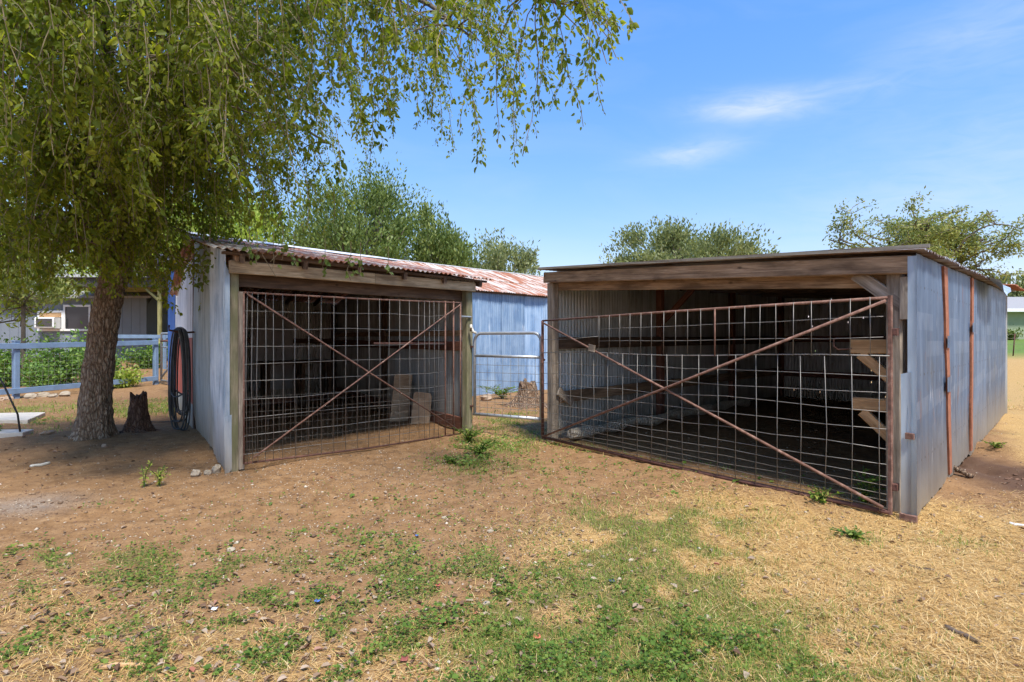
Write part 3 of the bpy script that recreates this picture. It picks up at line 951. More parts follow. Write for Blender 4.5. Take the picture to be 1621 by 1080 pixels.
# ------------------------------------------------------------------ right shed
e2 = (E2[0], E2[1], 0.0); g2v = (G2[0], G2[1], 0.0)
SIDE_L = 9.3


def RP(t, s, z):
    p = Cc + E2 * t + G2 * s
    return (p[0], p[1], z)


def rroof(t, s):
    return 2.475 - 0.0665 * t + 0.027 * s


right_shed = thing("open_shed", "low open fronted tin shed with blue grey metal side wall", "shed", RP(RW, 0, 0))
upz = (E2[0], E2[1], 0)
beam("corner_post", RP(0.0, 0.07, -0.15), RP(0.0, 0.07, 2.3), 0.13, 0.13, M_wood_grey, right_shed, upz)
beam("corner_post", RP(RW - 0.10, 0.06, -0.15), RP(RW - 0.10, 0.06, 2.02), 0.11, 0.12, M_wood_grey, right_shed, upz)
beam("post_filler", RP(RW - 0.015, 0.1, -0.1), RP(RW - 0.015, 0.1, 2.0), 0.045, 0.09, M_wood_dark, right_shed, upz)
beam("header_beam", RP(-0.06, -0.045, 2.378), RP(RW + 0.02, -0.045, 2.075), 0.055, 0.15, M_wood, right_shed)
beam("top_board", RP(-0.02, 0.06, 2.40), RP(RW, 0.06, 2.10), 0.05, 0.06, M_wood_dark, right_shed)
beam("inner_header", RP(0.05, 0.15, 2.26), RP(RW - 0.1, 0.15, 1.97), 0.04, 0.13, M_wood, right_shed)
beam("corner_brace", RP(RW - 0.40, 0.02, 2.04), RP(RW + 0.0, 0.02, 1.70), 0.04, 0.115, M_wood_grey, right_shed)
beam("brace_block", RP(RW - 0.02, 0.0, 1.63), RP(RW - 0.02, 0.0, 1.98), 0.045, 0.07, M_wood_grey, right_shed, upz)
for s in (1.3, 2.6, 3.9, 5.2, 6.6, 8.0, 9.2):
    beam("rafter", RP(0, s, rroof(0, s) - 0.08), RP(RW, s, rroof(RW, s) - 0.08), 0.05, 0.14, M_wood if s < 2 else M_wood_dark, right_shed)
for s in (3.1, 6.2, 9.2):
    beam("inner_post", RP(0.02, s, -0.1), RP(0.02, s, rroof(0, s) - 0.1), 0.12, 0.12, M_wood_red, right_shed, upz)
    beam("inner_post", RP(RW - 0.07, s, -0.1), RP(RW - 0.07, s, rroof(RW, s) - 0.1), 0.1, 0.1, M_wood_dark, right_shed, upz)
beam("knee_brace", RP(0.05, 3.05, 1.75), RP(0.75, 3.05, 2.36), 0.05, 0.1, M_wood_red, right_shed)
# roof sheets run across the shed, their scalloped ends at the right eave
up_r = Vector((-E2[0], -E2[1], 0.0665)).normalized()
nr = 10
wr = (SIDE_L + 0.35) / nr
for i in range(nr):
    s0 = -0.12 + i * wr
    xd = Vector((G2[0], G2[1], 0.027)).normalized()
    te = RW + 0.16 + random.uniform(-0.03, 0.02)
    sheet("roof_sheet", RP(te, s0, rroof(te, s0) + 0.02 + 0.006 * (i % 2)), xd, up_r, wr + 0.05, (0, 0), (RW + 0.30, RW + 0.30), M_roof_grey, right_shed, 0.085, 0.012, 8, 8, 0.008, 0.01)
beam("edge_flashing", RP(-0.13, -0.125, rroof(-0.13, 0) + 0.028), RP(RW + 0.17, -0.125, rroof(RW + .17, 0) + 0.036), 0.012, 0.03, M_trim, right_shed)
# left wall (seen from inside), raised off the soil
for i in range(9):
    s0 = 0.1 + i * 1.02
    sheet("wall_sheet", RP(-0.05, s0, 0), g2v, (0, 0, 1), 1.05, (0.06, 0.06) if i < 6 else (-0.2, -0.2), (rroof(0, s0) - 0.05, rroof(0, s0 + 1) - 0.05), M_inner2 if i < 3 else M_inner, right_shed, 0.076, 0.010, 6, 6, 0.035, 0.01)
for (s0, s1, z, hh, mt) in ((0.15, 9.2, 1.42, 0.17, M_wood_dark), (0.15, 9.2, 0.62, 0.17, M_wood)):
    beam("girt", RP(0.04, s0, z), RP(0.04, s1, z + 0.06), 0.045, hh, mt, right_shed)
beam("plank_stub", RP(0.10, 0.1, 0.72), RP(0.10, 0.42, 0.52), 0.03, 0.12, M_wood_grey, right_shed)
log_pts = [RP(0.26 + 0.06 * math.sin(k * 1.9), 0.2 + k * 0.56, 0.10 + 0.02 * math.sin(k * 2.7)) for k in range(12)]  # log where the sunlit strip runs; the sunlight is painted into its colour
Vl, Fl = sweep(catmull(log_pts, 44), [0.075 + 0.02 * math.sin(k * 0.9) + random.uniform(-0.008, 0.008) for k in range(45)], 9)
tag(np_mesh("sun_painted_log", Vl, Fl, M_log_sunlit, None), "long split log coloured bright as if sunlit along the inner left wall of the right shed", "log")
# back wall with nail holes
for i in range(5):
    t0_ = i * 0.91
    sheet("back_wall_sheet", RP(t0_, SIDE_L, 0), e2, (0, 0, 1), 0.93, (-0.2, -0.2), (rroof(t0_, SIDE_L) - 0.02, rroof(t0_ + .9, SIDE_L) - 0.02), M_inner, right_shed, 0.076, 0.010, 6, 70, 0.0, 0.01, holes=7)
for z in (0.62, 1.5):
    beam("girt", RP(0.1, SIDE_L - 0.07, z), RP(RW - 0.1, SIDE_L - 0.07, z), 0.045, 0.15, M_wood_red, right_shed)
# inner face braces on the right
for z, L in ((1.40, 0.52), (0.87, 0.50)):
    beam("bracket_arm", RP(RW - 0.12, 0.35, z), RP(RW - 0.12 - L * 0.75, 0.35 - 0.05, z), 0.045, 0.13 if z > 1 else 0.12, M_wood_new, right_shed)
    beam("bracket_brace", RP(RW - 0.12, 0.33, z - 0.36), RP(RW - 0.12 - L * 0.6, 0.31, z - 0.07), 0.04, 0.09, M_wood_new, right_shed)
tube("hook", [RP(RW - 0.5, 0.28, 1.38), RP(RW - 0.62, 0.28, 1.37), RP(RW - 0.66, 0.28, 1.40), RP(RW - 0.66, 0.28, 1.47), RP(RW - 0.62, 0.28, 1.48)], 0.008, M_rust, right_shed, 6)
# right side wall
rn = Vector((E2[0], E2[1], 0))


def SP(s, z, out=0.0):
    p = D + G2 * s + E2 * out
    return (p[0], p[1], z)


segs = [(0.0, 1.75, M_side), (1.70, 3.62, M_side), (3.58, 5.6, M_side), (5.58, 7.5, M_side), (7.48, 9.35, M_side)]
for i, (s0, s1, mt) in enumerate(segs):
    zt0, zt1 = rroof(RW, s0) - 0.005, rroof(RW, s1) - 0.005
    sheet("side_wall_sheet", SP(s0, 0, 0.05 - 0.006 * i), g2v, (0, 0, 1), s1 - s0, (0.0, 0.03), (zt0, zt1), mt, right_shed, 0.27, 0.0025, 10, 16, 0.025, 0.015, phase=i)
for (b0, b1, c0, c1) in ((1.72, 1.88, 1.36, 1.58), (3.47, 3.61, 3.55, 3.74)):
    V = []; Fc = []
    for k in range(9):
        f = k / 8
        sa, sb = b0 + (c0 - b0) * f, b1 + (c1 - b1) * f
        zz = 0.07 + f * (rroof(RW, sa) - 0.09)
        w_ = 0.012 * math.sin(k * 2.3)
        V += [SP(sa + w_, zz, 0.067), SP(sa + w_, zz, 0.045), SP(sb + w_ * 0.5, zz, 0.045), SP(sb + w_ * 0.5, zz, 0.067)]
    for k in range(8):
        for j in range(4):
            Fc.append((k * 4 + j, k * 4 + (j + 1) % 4, k * 4 + 4 + (j + 1) % 4, k * 4 + 4 + j))
    np_mesh("red_strip", V, Fc, M_orange, right_shed)
sheet("strip_patch", SP(1.45, 0, 0.082), g2v, (0, 0, 1), 0.3, (1.38, 1.40), (1.50, 1.50), M_side, right_shed, 0.2, 0.004, 8, 3, 0.01)
sheet("strip_patch", SP(1.45, 0, 0.082), g2v, (0, 0, 1), 0.3, (0.93, 0.95), (1.08, 1.10), M_side, right_shed, 0.2, 0.004, 8, 3, 0.01)
sheet("strip_patch", SP(3.45, 0, 0.082), g2v, (0, 0, 1), 0.3, (1.56, 1.56), (1.68, 1.68), M_side, right_shed, 0.2, 0.004, 8, 3, 0.01)
# folded corner trim, facing the front
sheet("corner_trim", RP(RW + 0.01, -0.075, 0), e2, (0, 0, 1), 0.065, (-0.03, -0.03), (2.14, 2.14), M_trim, right_shed, 0.16, 0.006, 14, 16, 0.0, 0.012)
sheet("corner_trim", RP(RW - 0.035, -0.088, 0), e2, (0, 0, 1), 0.07, (-0.04, -0.04), (1.18, 1.20), M_trim, right_shed, 0.16, 0.008, 14, 16, 0.0, 0.015)
beam("rusty_clip", RP(RW + 0.0, -0.10, 0.68), RP(RW + 0.06, -0.10, 0.68), 0.02, 0.05, M_rust, right_shed)
beam("rusty_foot", RP(RW - 0.04, -0.10, 0.0), RP(RW + 0.08, -0.10, 0.0), 0.03, 0.09, M_rust, right_shed)
# torn, bent roof flashing hanging at the far end of the side
V = []; Fc = []
for i in range(7):
    s = 4.3 + i * 0.33
    for j in range(4):
        drop = (0.02, 0.09, 0.17, 0.26)[j] * (1 - abs(i - 3.2) / 4.2)
        V.append(SP(s, rroof(RW, s) + 0.03 - drop + 0.01 * math.sin(i * 2.1), 0.14 + 0.05 * j + 0.02 * math.sin(i * 3)))
for i in range(6):
    for j in range(3):
        Fc.append((i * 4 + j, i * 4 + j + 1, (i + 1) * 4 + j + 1, (i + 1) * 4 + j))
np_mesh("torn_flashing", V, Fc, M_trim, right_shed)
for i in range(5):
    s = 7.0 + i * 0.5
    sheet("rusty_scrap", SP(s, rroof(RW, s) + 0.02, 0.30), g2v, (-E2[0], -E2[1], 0.12), 0.36, (0, 0), (0.3, 0.3), M_orange, right_shed, 0.085, 0.014, 6, 2, 0.02)

# ------------------------------------------------------------------ right gate
fr2 = (Cc - G2 * 0.10, E2)


def tR(px):
    return gate_plane(fr2, px, 0)


def RG(t, z):
    p = Cc - G2 * 0.10 + E2 * t
    return (p[0], p[1], z)


gate_r = thing("wide_gate", "wide rusty pipe gate with wire panels across the open right shed", "gate", RG(RW - 0.15, g1(*RG(RW - 0.15, 0)[:2])))
ra, rb = tR(859), tR(1409)
q00, q10, q01, q11 = RG(ra, 0.05), RG(rb, 0.03), RG(ra, 1.745), RG(rb, 1.81)


def gr_(u, v, off=0.0):
    return quadpt(q00, q10, q01, q11, u, v) + Vector((-G2[0], -G2[1], 0)) * off


def uR(px):
    return (tR(px) - ra) / (rb - ra)


MID = 0.725
tube("top_rail", [gr_(0, 1), gr_(0.5, 1.004), gr_(1, 1)], 0.0135, M_rust, gate_r, 10)
tube("bottom_rail", [gr_(0, 0), gr_(0.5, -0.01), gr_(1, 0)], 0.021, M_rust_dark, gate_r, 10)
tube("stile", [gr_(0, -0.01), gr_(0, 1)], 0.021, M_rust_dark, gate_r, 10)
beam("hinge_stile", gr_(1, -0.01), gr_(1, 1.01), 0.03, 0.03, M_rust, gate_r, upz)
for v in (0.12, 0.84):
    beam("hinge", gr_(1, v, -0.02), gr_(1.012, v, -0.02), 0.05, 0.06, M_rust_dark, gate_r)
tube("diagonal_brace", [gr_(0.005, 0.985, 0.03), gr_(0.99, 0.02, 0.03)], 0.0135, M_rust, gate_r, 10)
tube("diagonal_brace", [gr_(0.995, 0.985, 0.05), gr_(0.02, 0.02, 0.05)], 0.0135, M_rust, gate_r, 10)
tube("middle_wire", [gr_(u, MID + 0.008 * math.sin(9 * u), 0.02) for u in np.linspace(0, 1, 9)], 0.0055, M_wire, gate_r, 6)
for px in (950, 966, 983, 999, 1016, 1033, 1052, 1071, 1090, 1111, 1156, 1180, 1204, 1230, 1257, 1286, 1316, 1347, 1379):
    u = uR(px)
    tube("upright_wire", [gr_(u, MID, 0.025), gr_(u + random.uniform(-.001, .001), 1.008, 0.022)], 0.0031, M_wire, gate_r, 5)
tube("upright_bar", [gr_(uR(1133), MID - 0.01, 0.02), gr_(uR(1133), 1.0, 0.02)], 0.009, M_rust, gate_r, 6)
for v in (0.815, 0.91):
    tube("cross_wire", [gr_(u, v + random.uniform(-.004, .004), 0.02) for u in np.linspace(uR(950), 0.99, 8)], 0.0031, M_wire, gate_r, 5)
tube("cross_wire", [gr_(0.0, 0.84, 0.02), gr_(0.1, 0.835, 0.02), gr_(uR(950), 0.855, 0.02)], 0.0031, M_wire, gate_r, 5)
for px in (874, 889, 905, 922, 941, 963, 988, 1011, 1033, 1057, 1082, 1108, 1137, 1166, 1198, 1232, 1268, 1307, 1349, 1394):
    u = uR(px)
    tube("upright_wire", [gr_(u, 0.0, 0.025), gr_(u + random.uniform(-.004, .004), 0.35, 0.025), gr_(u + random.uniform(-.001, .001), MID, 0.025)], 0.0031, M_wire_old if px < 940 else M_wire, gate_r, 5)
for fr in (.12, .24, .355, .47, .59, .70, .77, .83, .885, .93, .97):
    v = MID * (1 - fr)
    tube("cross_wire", [gr_(u, v + random.uniform(-.006, .006) + (0.012 if fr == .355 and 0.6 < u < 0.8 else 0), 0.02) for u in np.linspace(0, 0.995, 10)], 0.0031, M_wire if fr < 0.8 else M_wire_old, gate_r, 5)
beam("metal_plate", gr_(uR(936), 0.77, 0.06), gr_(uR(946), 0.76, 0.06), 0.008, 0.09, M_wood_grey, gate_r)

# ------------------------------------------------------------------ walk gate
wa = (B[0] + 0.07, B[1] - 0.02); wb_ = (Cc[0] - 0.10, Cc[1] + 0.06)
walk = thing("walk_gate", "narrow grey tube walk gate between the two sheds", "gate", (wa[0], wa[1], g1(*wa)))


def wg(u, z, off=0.0):
    return Vector((wa[0] + (wb_[0] - wa[0]) * u, wa[1] + (wb_[1] - wa[1]) * u + off, z))


rr = 0.024
zt, zb, zm = 1.57, 0.30, 1.22
arc = []
cr_u = 0.10
for k in range(7):
    an = math.pi - k * math.pi / 12
    arc.append((0.02 + cr_u + cr_u * math.cos(an), zt - 0.13 + 0.13 * math.sin(an)))
left_arc = arc
right_arc = [(1 - (u - 0.0), z) for u, z in arc[::-1]]
pts = [wg(0.02, zb)] + [wg(u, z) for u, z in left_arc] + [wg(u, z) for u, z in right_arc] + [wg(0.98, zb)]
tube("frame_tube", pts, rr, M_tube_grey, walk, 10)
tube("rail", [wg(0.02, zm), wg(0.98, zm - 0.01)], rr * 0.95, M_tube_grey, walk, 10)
tube("rail", [wg(0.0, zb), wg(1.0, zb)], rr, M_tube_grey, walk, 10)
for z in (1.08, 0.96, 0.84, 0.72, 0.61, 0.51, 0.42):
    tube("cross_wire", [wg(0.03, z, -0.03), wg(0.5, z + random.uniform(-.006, .006), -0.03), wg(0.97, z, -0.03)], 0.0032, M_wire, walk, 4)
for u in np.linspace(0.1, 0.9, 8):
    tube("upright_wire", [wg(u, zb, -0.03), wg(u, zm, -0.03)], 0.0028, M_wire, walk, 4)
for z in (0.42, 1.36):
    beam("hinge", wg(-0.05, z, 0.0), wg(0.03, z, 0.0), 0.03, 0.03, M_rust_dark, walk)
beam("latch_chain", wg(0.97, 1.2), wg(1.03, 1.17), 0.02, 0.03, M_rust_dark, walk)
V, Fc = sweep([wg(-0.03, 1.70, -0.09), wg(-0.025, 1.66, -0.12), wg(-0.03, 1.62, -0.11), wg(-0.02, 1.66, -0.08), wg(0.0, 1.60, -0.1), wg(0.05, 1.57, -0.07)], 0.022, 6)
tag(np_mesh("rope_knot", V, Fc, M_cream_plastic, None, True), "pale rope knot tied round the green post above the walk gate", "rope")

# ------------------------------------------------------------------ barn behind
BO = np.array([-1.0, 15.0]); BE = np.array([0.722, 0.692]); BN = np.array([-0.692, 0.722])
barn = thing("barn", "blue white corrugated barn with red streaked roof behind the walk gate", "barn", (BO[0], BO[1], 0))


def BP(t, s, z):
    p = BO + BE * t + BN * s
    return (p[0], p[1], z)


for i in range(8):
    t0_ = -1.6 + i * 0.86
    sheet("wall_sheet", BP(t0_, -0.006 * (i % 2), 0), (BE[0], BE[1], 0), (0, 0, 1), 0.89, (-0.02, -0.02), (2.78, 2.78), M_barn, barn, 0.076, 0.011, 7, 6, 0.01, 0.012, holes=0)
beam("eave_board", BP(-1.7, -0.03, 2.76), BP(5.3, -0.03, 2.76), 0.03, 0.05, M_wood_dark, barn)
upbr = Vector((BN[0], BN[1], 0.36)).normalized()
for i in range(8):
    t0_ = -1.8 + i * 0.9
    sheet("roof_sheet", BP(t0_, -0.16, 2.775 + 0.008 * (i % 2)), (BE[0], BE[1], 0), upbr, 0.95, (random.uniform(-.03, .03), 0), (1.45, 1.45), M_roof_red2 if i % 2 else M_roof_red, barn, 0.085, 0.013, 6, 6, 0.008, 0.01)
    sheet("roof_sheet", BP(t0_, -0.16 + 1.28, 2.775 + 0.46 + 0.018), (BE[0], BE[1], 0), upbr, 0.95, (random.uniform(-.05, .0), 0), (1.5, 1.5), M_roof_red if i % 2 else M_roof_red2, barn, 0.085, 0.013, 6, 6, 0.008, 0.01)
    sheet("roof_sheet", BP(t0_ + 0.95, 5.4, 2.8), (-BE[0], -BE[1], 0), (-BN[0], -BN[1], 0.33), 0.95, (0, 0), (3.0, 3.0), M_roof_red, barn, 0.085, 0.013, 5, 4)
beam("ridge_cap", BP(-1.8, 2.58, 3.775), BP(5.4, 2.58, 3.775), 0.2, 0.025, M_cap, barn)
for t_, s_ in ((-1.6, 0.02), (5.27, 0.02)):
    sheet("end_wall_sheet", BP(t_, 0.02, 0), (BN[0], BN[1], 0), (0, 0, 1), 2.56, (0, 0), (2.74, 3.66), M_barn, barn, 0.076, 0.011, 6, 4)
    sheet("end_wall_sheet", BP(t_, 2.58, 0), (BN[0], BN[1], 0), (0, 0, 1), 2.7, (0, 0), (3.66, 2.78), M_barn, barn, 0.076, 0.011, 6, 4)
for i in range(4):
    sheet("wall_sheet", BP(-1.6 + i * 1.72, 5.28, 0), (BE[0], BE[1], 0), (0, 0, 1), 1.73, (0, 0), (2.75, 2.75), M_barn, barn, 0.076, 0.011, 5, 3)

# ------------------------------------------------------------------ blue painted shed behind the left shed
bs = thing("blue_shed", "bright blue painted tin shed with dark roof edge behind the left shed", "shed", LP(-0.05, 7.15, 0))
for i in range(3):
    s0 = 7.78 + i * 0.85
    sheet("wall_sheet", LP(-0.07, s0, 0), g1v, (0, 0, 1), 0.87, (0.35, 0.3), (2.95 + 0.15 * i, 3.1 + 0.15 * i), M_flag_blue, bs, 0.19, 0.014, 8, 5)
    sheet("base_sheet", LP(-0.06, s0, 0), g1v, (0, 0, 1), 0.87, (-0.02, -0.02), (0.45, 0.45), M_left_green, bs, 0.19, 0.014, 6, 3)
sheet("end_wall", LP(-0.05, 10.25, 0), e1, (0, 0, 1), 3.0, (0, 0), (3.3, 3.3), M_flag_white, bs, 0.19, 0.014, 5, 3)
sheet("inner_wall", LP(2.95, 7.15, 0), g1v, (0, 0, 1), 3.1, (0, 0), (3.0, 3.0), M_inner, bs, 0.19, 0.014, 5, 3)
for i in range(3):
    sheet("roof_sheet", LP(-0.30, 7.1 + i * 1.1, 3.10 + 0.2 * i), Vector((G1[0], G1[1], 0.17)).normalized(), e1, 1.15, (0, 0), (3.3, 3.3), M_blackroof, bs, 0.19, 0.02, 8, 4)
sheet("hanging_roof_edge", LP(-0.34, 9.4, 3.25), Vector((G1[0], G1[1], 0.1)).normalized(), (0, 0, 1), 1.2, (-0.15, -0.25), (0.45, 0.5), M_blackroof, bs, 0.19, 0.02, 8, 4)

# ------------------------------------------------------------------ hose coil
hp = LP(-0.25, 3.55, 0)
hx, hy = hp[0], hp[1]
hose = thing("garden_hose", "coiled black hose hanging on the painted wall left of the shed", "hose", (hx, hy, g1(hx, hy)))
hdir = Vector((-0.95, 0.30, 0)).normalized()
for i in range(11):
    wtop = 0.075 + 0.012 * (i % 5); dep = (i % 6) * 0.026 - 0.06
    zb_ = random.uniform(0.02, 0.42); zt_ = 1.66 + random.uniform(-0.03, 0.04)
    cx_ = random.uniform(-0.03, 0.05)
    wbot = random.uniform(0.13, 0.2)
    pts = []
    for k in range(33):
        an = 2 * math.pi * k / 32
        zz = math.cos(an)
        w_ = wtop + (wbot - wtop) * (0.5 - 0.5 * zz) ** 0.7
        sx = math.copysign(abs(math.sin(an)) ** 0.55, math.sin(an)) * w_ + cx_
        z_ = (zt_ + zb_) / 2 + (zt_ - zb_) / 2 * math.copysign(abs(zz) ** 0.8, zz)
        pts.append(Vector((hx, hy, 0)) + hdir * sx + Vector((0.30, 0.95, 0)) * dep + Vector((0, 0, z_)))
    tube("hose_loop", pts, 0.0112, M_hose, hose, 6)
tube("hose_tie", [Vector((hx, hy, 0)) + hdir * (0.16 * math.cos(a)) + Vector((0.3, 0.95, 0)) * 0.1 * math.sin(a) + Vector((0, 0, 0.62 + 0.05 * math.cos(a * 2))) for a in np.linspace(0, 6.28, 15)], 0.012, M_hose, hose, 6)
tube("hook", [LP(0.0, 3.55, 1.60), LP(-0.22, 3.55, 1.58), LP(-0.42, 3.55, 1.62), LP(-0.42, 3.55, 1.70)], 0.015, M_rust_dark, hose, 6)


# ------------------------------------------------------------------ leaves, trees
def leaf_mesh(name, P, Ax, Nr, L, W, mat, parent=None, fold=0.25, rnd=None, simple=False):
    n = len(P)
    Ax = Ax / (np.linalg.norm(Ax, axis=1, keepdims=True) + 1e-9)
    S = np.cross(Ax, Nr); S /= (np.linalg.norm(S, axis=1, keepdims=True) + 1e-9)
    Nn = np.cross(S, Ax)
    L = np.broadcast_to(L, (n,))[:, None]; W = np.broadcast_to(W, (n,))[:, None]
    if rnd is None:
        rnd = RNG.random(n)
    if simple:
        V = np.stack([P, P + Ax * L * 0.45 + S * W * 0.5, P + Ax * L, P + Ax * L * 0.45 - S * W * 0.5], 1)
        Fq = np.arange(n * 4).reshape(n, 4)
        return np_mesh(name, V.reshape(-1, 3), Fq, mat, parent, False, np.repeat(rnd, 4))
    up = Nn * W * fold
    V = np.stack([P, P + Ax * L * 0.28 + S * W * 0.46 + up, P + Ax * L * 0.66 + S * W * 0.36 + up * 0.8, P + Ax * L - Nn * L * 0.08,
                  P + Ax * L * 0.66 - S * W * 0.36 + up * 0.8, P + Ax * L * 0.28 - S * W * 0.46 + up], 1)
    b0 = (np.arange(n) * 6)[:, None]
    Fq = np.concatenate([b0 + np.array([[0, 1, 2, 3]]), b0 + np.array([[0, 3, 4, 5]])], 0)
    return np_mesh(name, V.reshape(-1, 3), Fq, mat, parent, False, np.repeat(rnd, 6))


def unit(n):
    v = RNG.normal(size=(n, 3))
    return v / np.linalg.norm(v, axis=1, keepdims=True)


def bark_trunk(name, line, radii, sides, mat, parent, flare=0.0, rough=0.06, roots=5, n=40, seed=0):
    pts = catmull(line, n)
    rs = np.interp(np.linspace(0, 1, n + 1), np.linspace(0, 1, len(radii)), radii)
    V = []; Fc = []
    for i in range(n + 1):
        p = pts[i]
        hgt = p[2] - pts[0][2]
        for j in range(sides):
            an = 2 * math.pi * j / sides
            r = rs[i]
            fl = flare * (math.exp(-max(hgt - 0.1, 0) / 0.22) * (0.5 + 0.5 * math.cos(roots * an + seed)) ** 1.5 + 0.25 * math.exp(-max(hgt, 0) / 0.5))
            nn = float(fbm(np.array([an * 4.5 / 1.0 + seed]), np.array([hgt * 3.5]), seed, 3)[0] - 0.5) + 0.7 * float(vnoise(np.array([an * 9 + seed * 3]), np.array([hgt * 7.0]), seed + 5)[0] - 0.5)
            if sides > 40:
                rg_ = float(vnoise(np.array([an * 7.0 + 2.0 * vnoise(hgt * 2.5, 0.3, 4)]), np.array([hgt * 5.5]), 77)[0])
                nn = nn * 0.8 + 0.75 * (abs(rg_ - 0.5) * 2 - 0.45)
            r = r * (1 + rough * 2 * nn) + fl
            V.append((p[0] + r * math.cos(an), p[1] + r * math.sin(an), p[2]))
    for i in range(n):
        for j in range(sides):
            Fc.append((i * sides + j, i * sides + (j + 1) % sides, (i + 1) * sides + (j + 1) % sides, (i + 1) * sides + j))
    Fc.append(tuple(n * sides + j for j in range(sides)))
    return np_mesh(name, V, Fc, mat, parent, True)


big = thing("big_tree", "big leafy tree with rough bark and drooping branches left of the sheds", "tree", (-6.1, 8.3, g1(-6.1, 8.3)))
bark_trunk("trunk", [(-6.12, 8.3, -0.15), (-6.1, 8.3, 0.25), (-6.04, 8.3, 1.0), (-5.92, 8.3, 1.9), (-5.7, 8.28, 2.7), (-5.48, 8.2, 3.4), (-5.3, 8.1, 4.1)],
           [0.205, 0.195, 0.182, 0.175, 0.172, 0.16, 0.13], 110, M_bark, big, 0.14, 0.10, 5, 150, 2)
limbs = [
    ([(-5.4, 8.15, 3.6), (-4.2, 7.2, 5.0), (-2.6, 6.2, 5.8), (-1.2, 5.5, 5.7), (-0.4, 5.0, 5.1), (0.1, 4.7, 4.5), (0.36, 4.5, 4.12)], 0.11, 1.0),
    ([(-5.4, 8.15, 3.6), (-4.5, 6.8, 5.0), (-3.4, 5.6, 5.6), (-2.2, 4.9, 5.2), (-1.3, 4.6, 4.6)], 0.10, 1.0),
    ([(-5.45, 8.1, 3.5), (-4.9, 6.9, 4.8), (-4.1, 5.6, 5.1), (-3.4, 4.7, 4.7), (-2.9, 4.0, 4.2)], 0.10, 1.3),
    ([(-5.5, 8.15, 3.4), (-5.4, 6.9, 4.4), (-4.9, 5.9, 4.7), (-4.4, 5.2, 4.3)], 0.10, 1.5),
    ([(-5.6, 8.15, 3.0), (-6.3, 7.5, 4.1), (-6.4, 7.1, 4.3), (-6.0, 6.6, 3.9)], 0.08, 1.5),
    ([(-5.4, 8.1, 3.5), (-4.6, 7.0, 4.3), (-3.6, 6.2, 4.6), (-2.8, 5.6, 4.2)], 0.09, 1.4),
    ([(-5.62, 8.1, 2.9), (-5.3, 7.2, 3.5), (-5.0, 6.7, 3.6), (-4.7, 6.3, 3.2)], 0.06, 1.5),
    ([(-5.75, 8.1, 2.4), (-5.6, 7.5, 2.9), (-5.35, 7.2, 2.95), (-5.1, 7.0, 2.6)], 0.035, 2.6),
    ([(-5.85, 8.1, 2.5), (-6.2, 7.6, 3.0), (-6.3, 7.3, 2.95), (-6.2, 7.0, 2.6)], 0.035, 2.6),
    ([(-5.5, 8.1, 3.1), (-4.9, 7.6, 3.8), (-4.2, 7.3, 4.0), (-3.6, 7.0, 3.5)], 0.06, 1.4),
    ([(-5.6, 8.2, 3.1), (-7.2, 7.6, 4.5), (-8.4, 6.8, 4.9), (-9.0, 6.2, 4.3)], 0.10, 0.4),
    ([(-5.4, 8.15, 3.7), (-4.0, 8.0, 5.2), (-2.6, 7.6, 5.9), (-1.3, 7.0, 5.7), (-0.5, 6.6, 5.0)], 0.10, 1.0),
    ([(-5.5, 8.2, 3.4), (-6.6, 9.4, 4.9), (-7.6, 10.4, 5.5), (-8.4, 11.2, 5.2)], 0.09, 0.25),
    ([(-5.35, 8.2, 3.8), (-5.0, 9.4, 5.2), (-4.4, 10.4, 6.0), (-3.8, 11.0, 5.8)], 0.09, 0.25),
    ([(-5.3, 8.1, 4.0), (-5.2, 7.8, 5.6), (-5.0, 7.4, 7.2), (-4.8, 7.2, 8.2)], 0.12, 0.3),
    ([(-5.8, 8.3, 2.5), (-6.9, 7.5, 3.3), (-7.7, 6.8, 3.5), (-8.3, 6.3, 3.1)], 0.07, 0.5),
    ([(-5.55, 8.2, 3.0), (-4.8, 7.3, 3.8), (-4.0, 6.7, 4.2), (-3.2, 6.3, 3.9)], 0.08, 1.1),
    ([(-5.4, 8.2, 3.5), (-4.4, 8.6, 4.4), (-3.4, 8.6, 4.7), (-2.6, 8.3, 4.3)], 0.07, 0.7),
]
tw_start, tw_dir, tw_len, tw_zmin = [], [], [], []
secV = []; secF = []
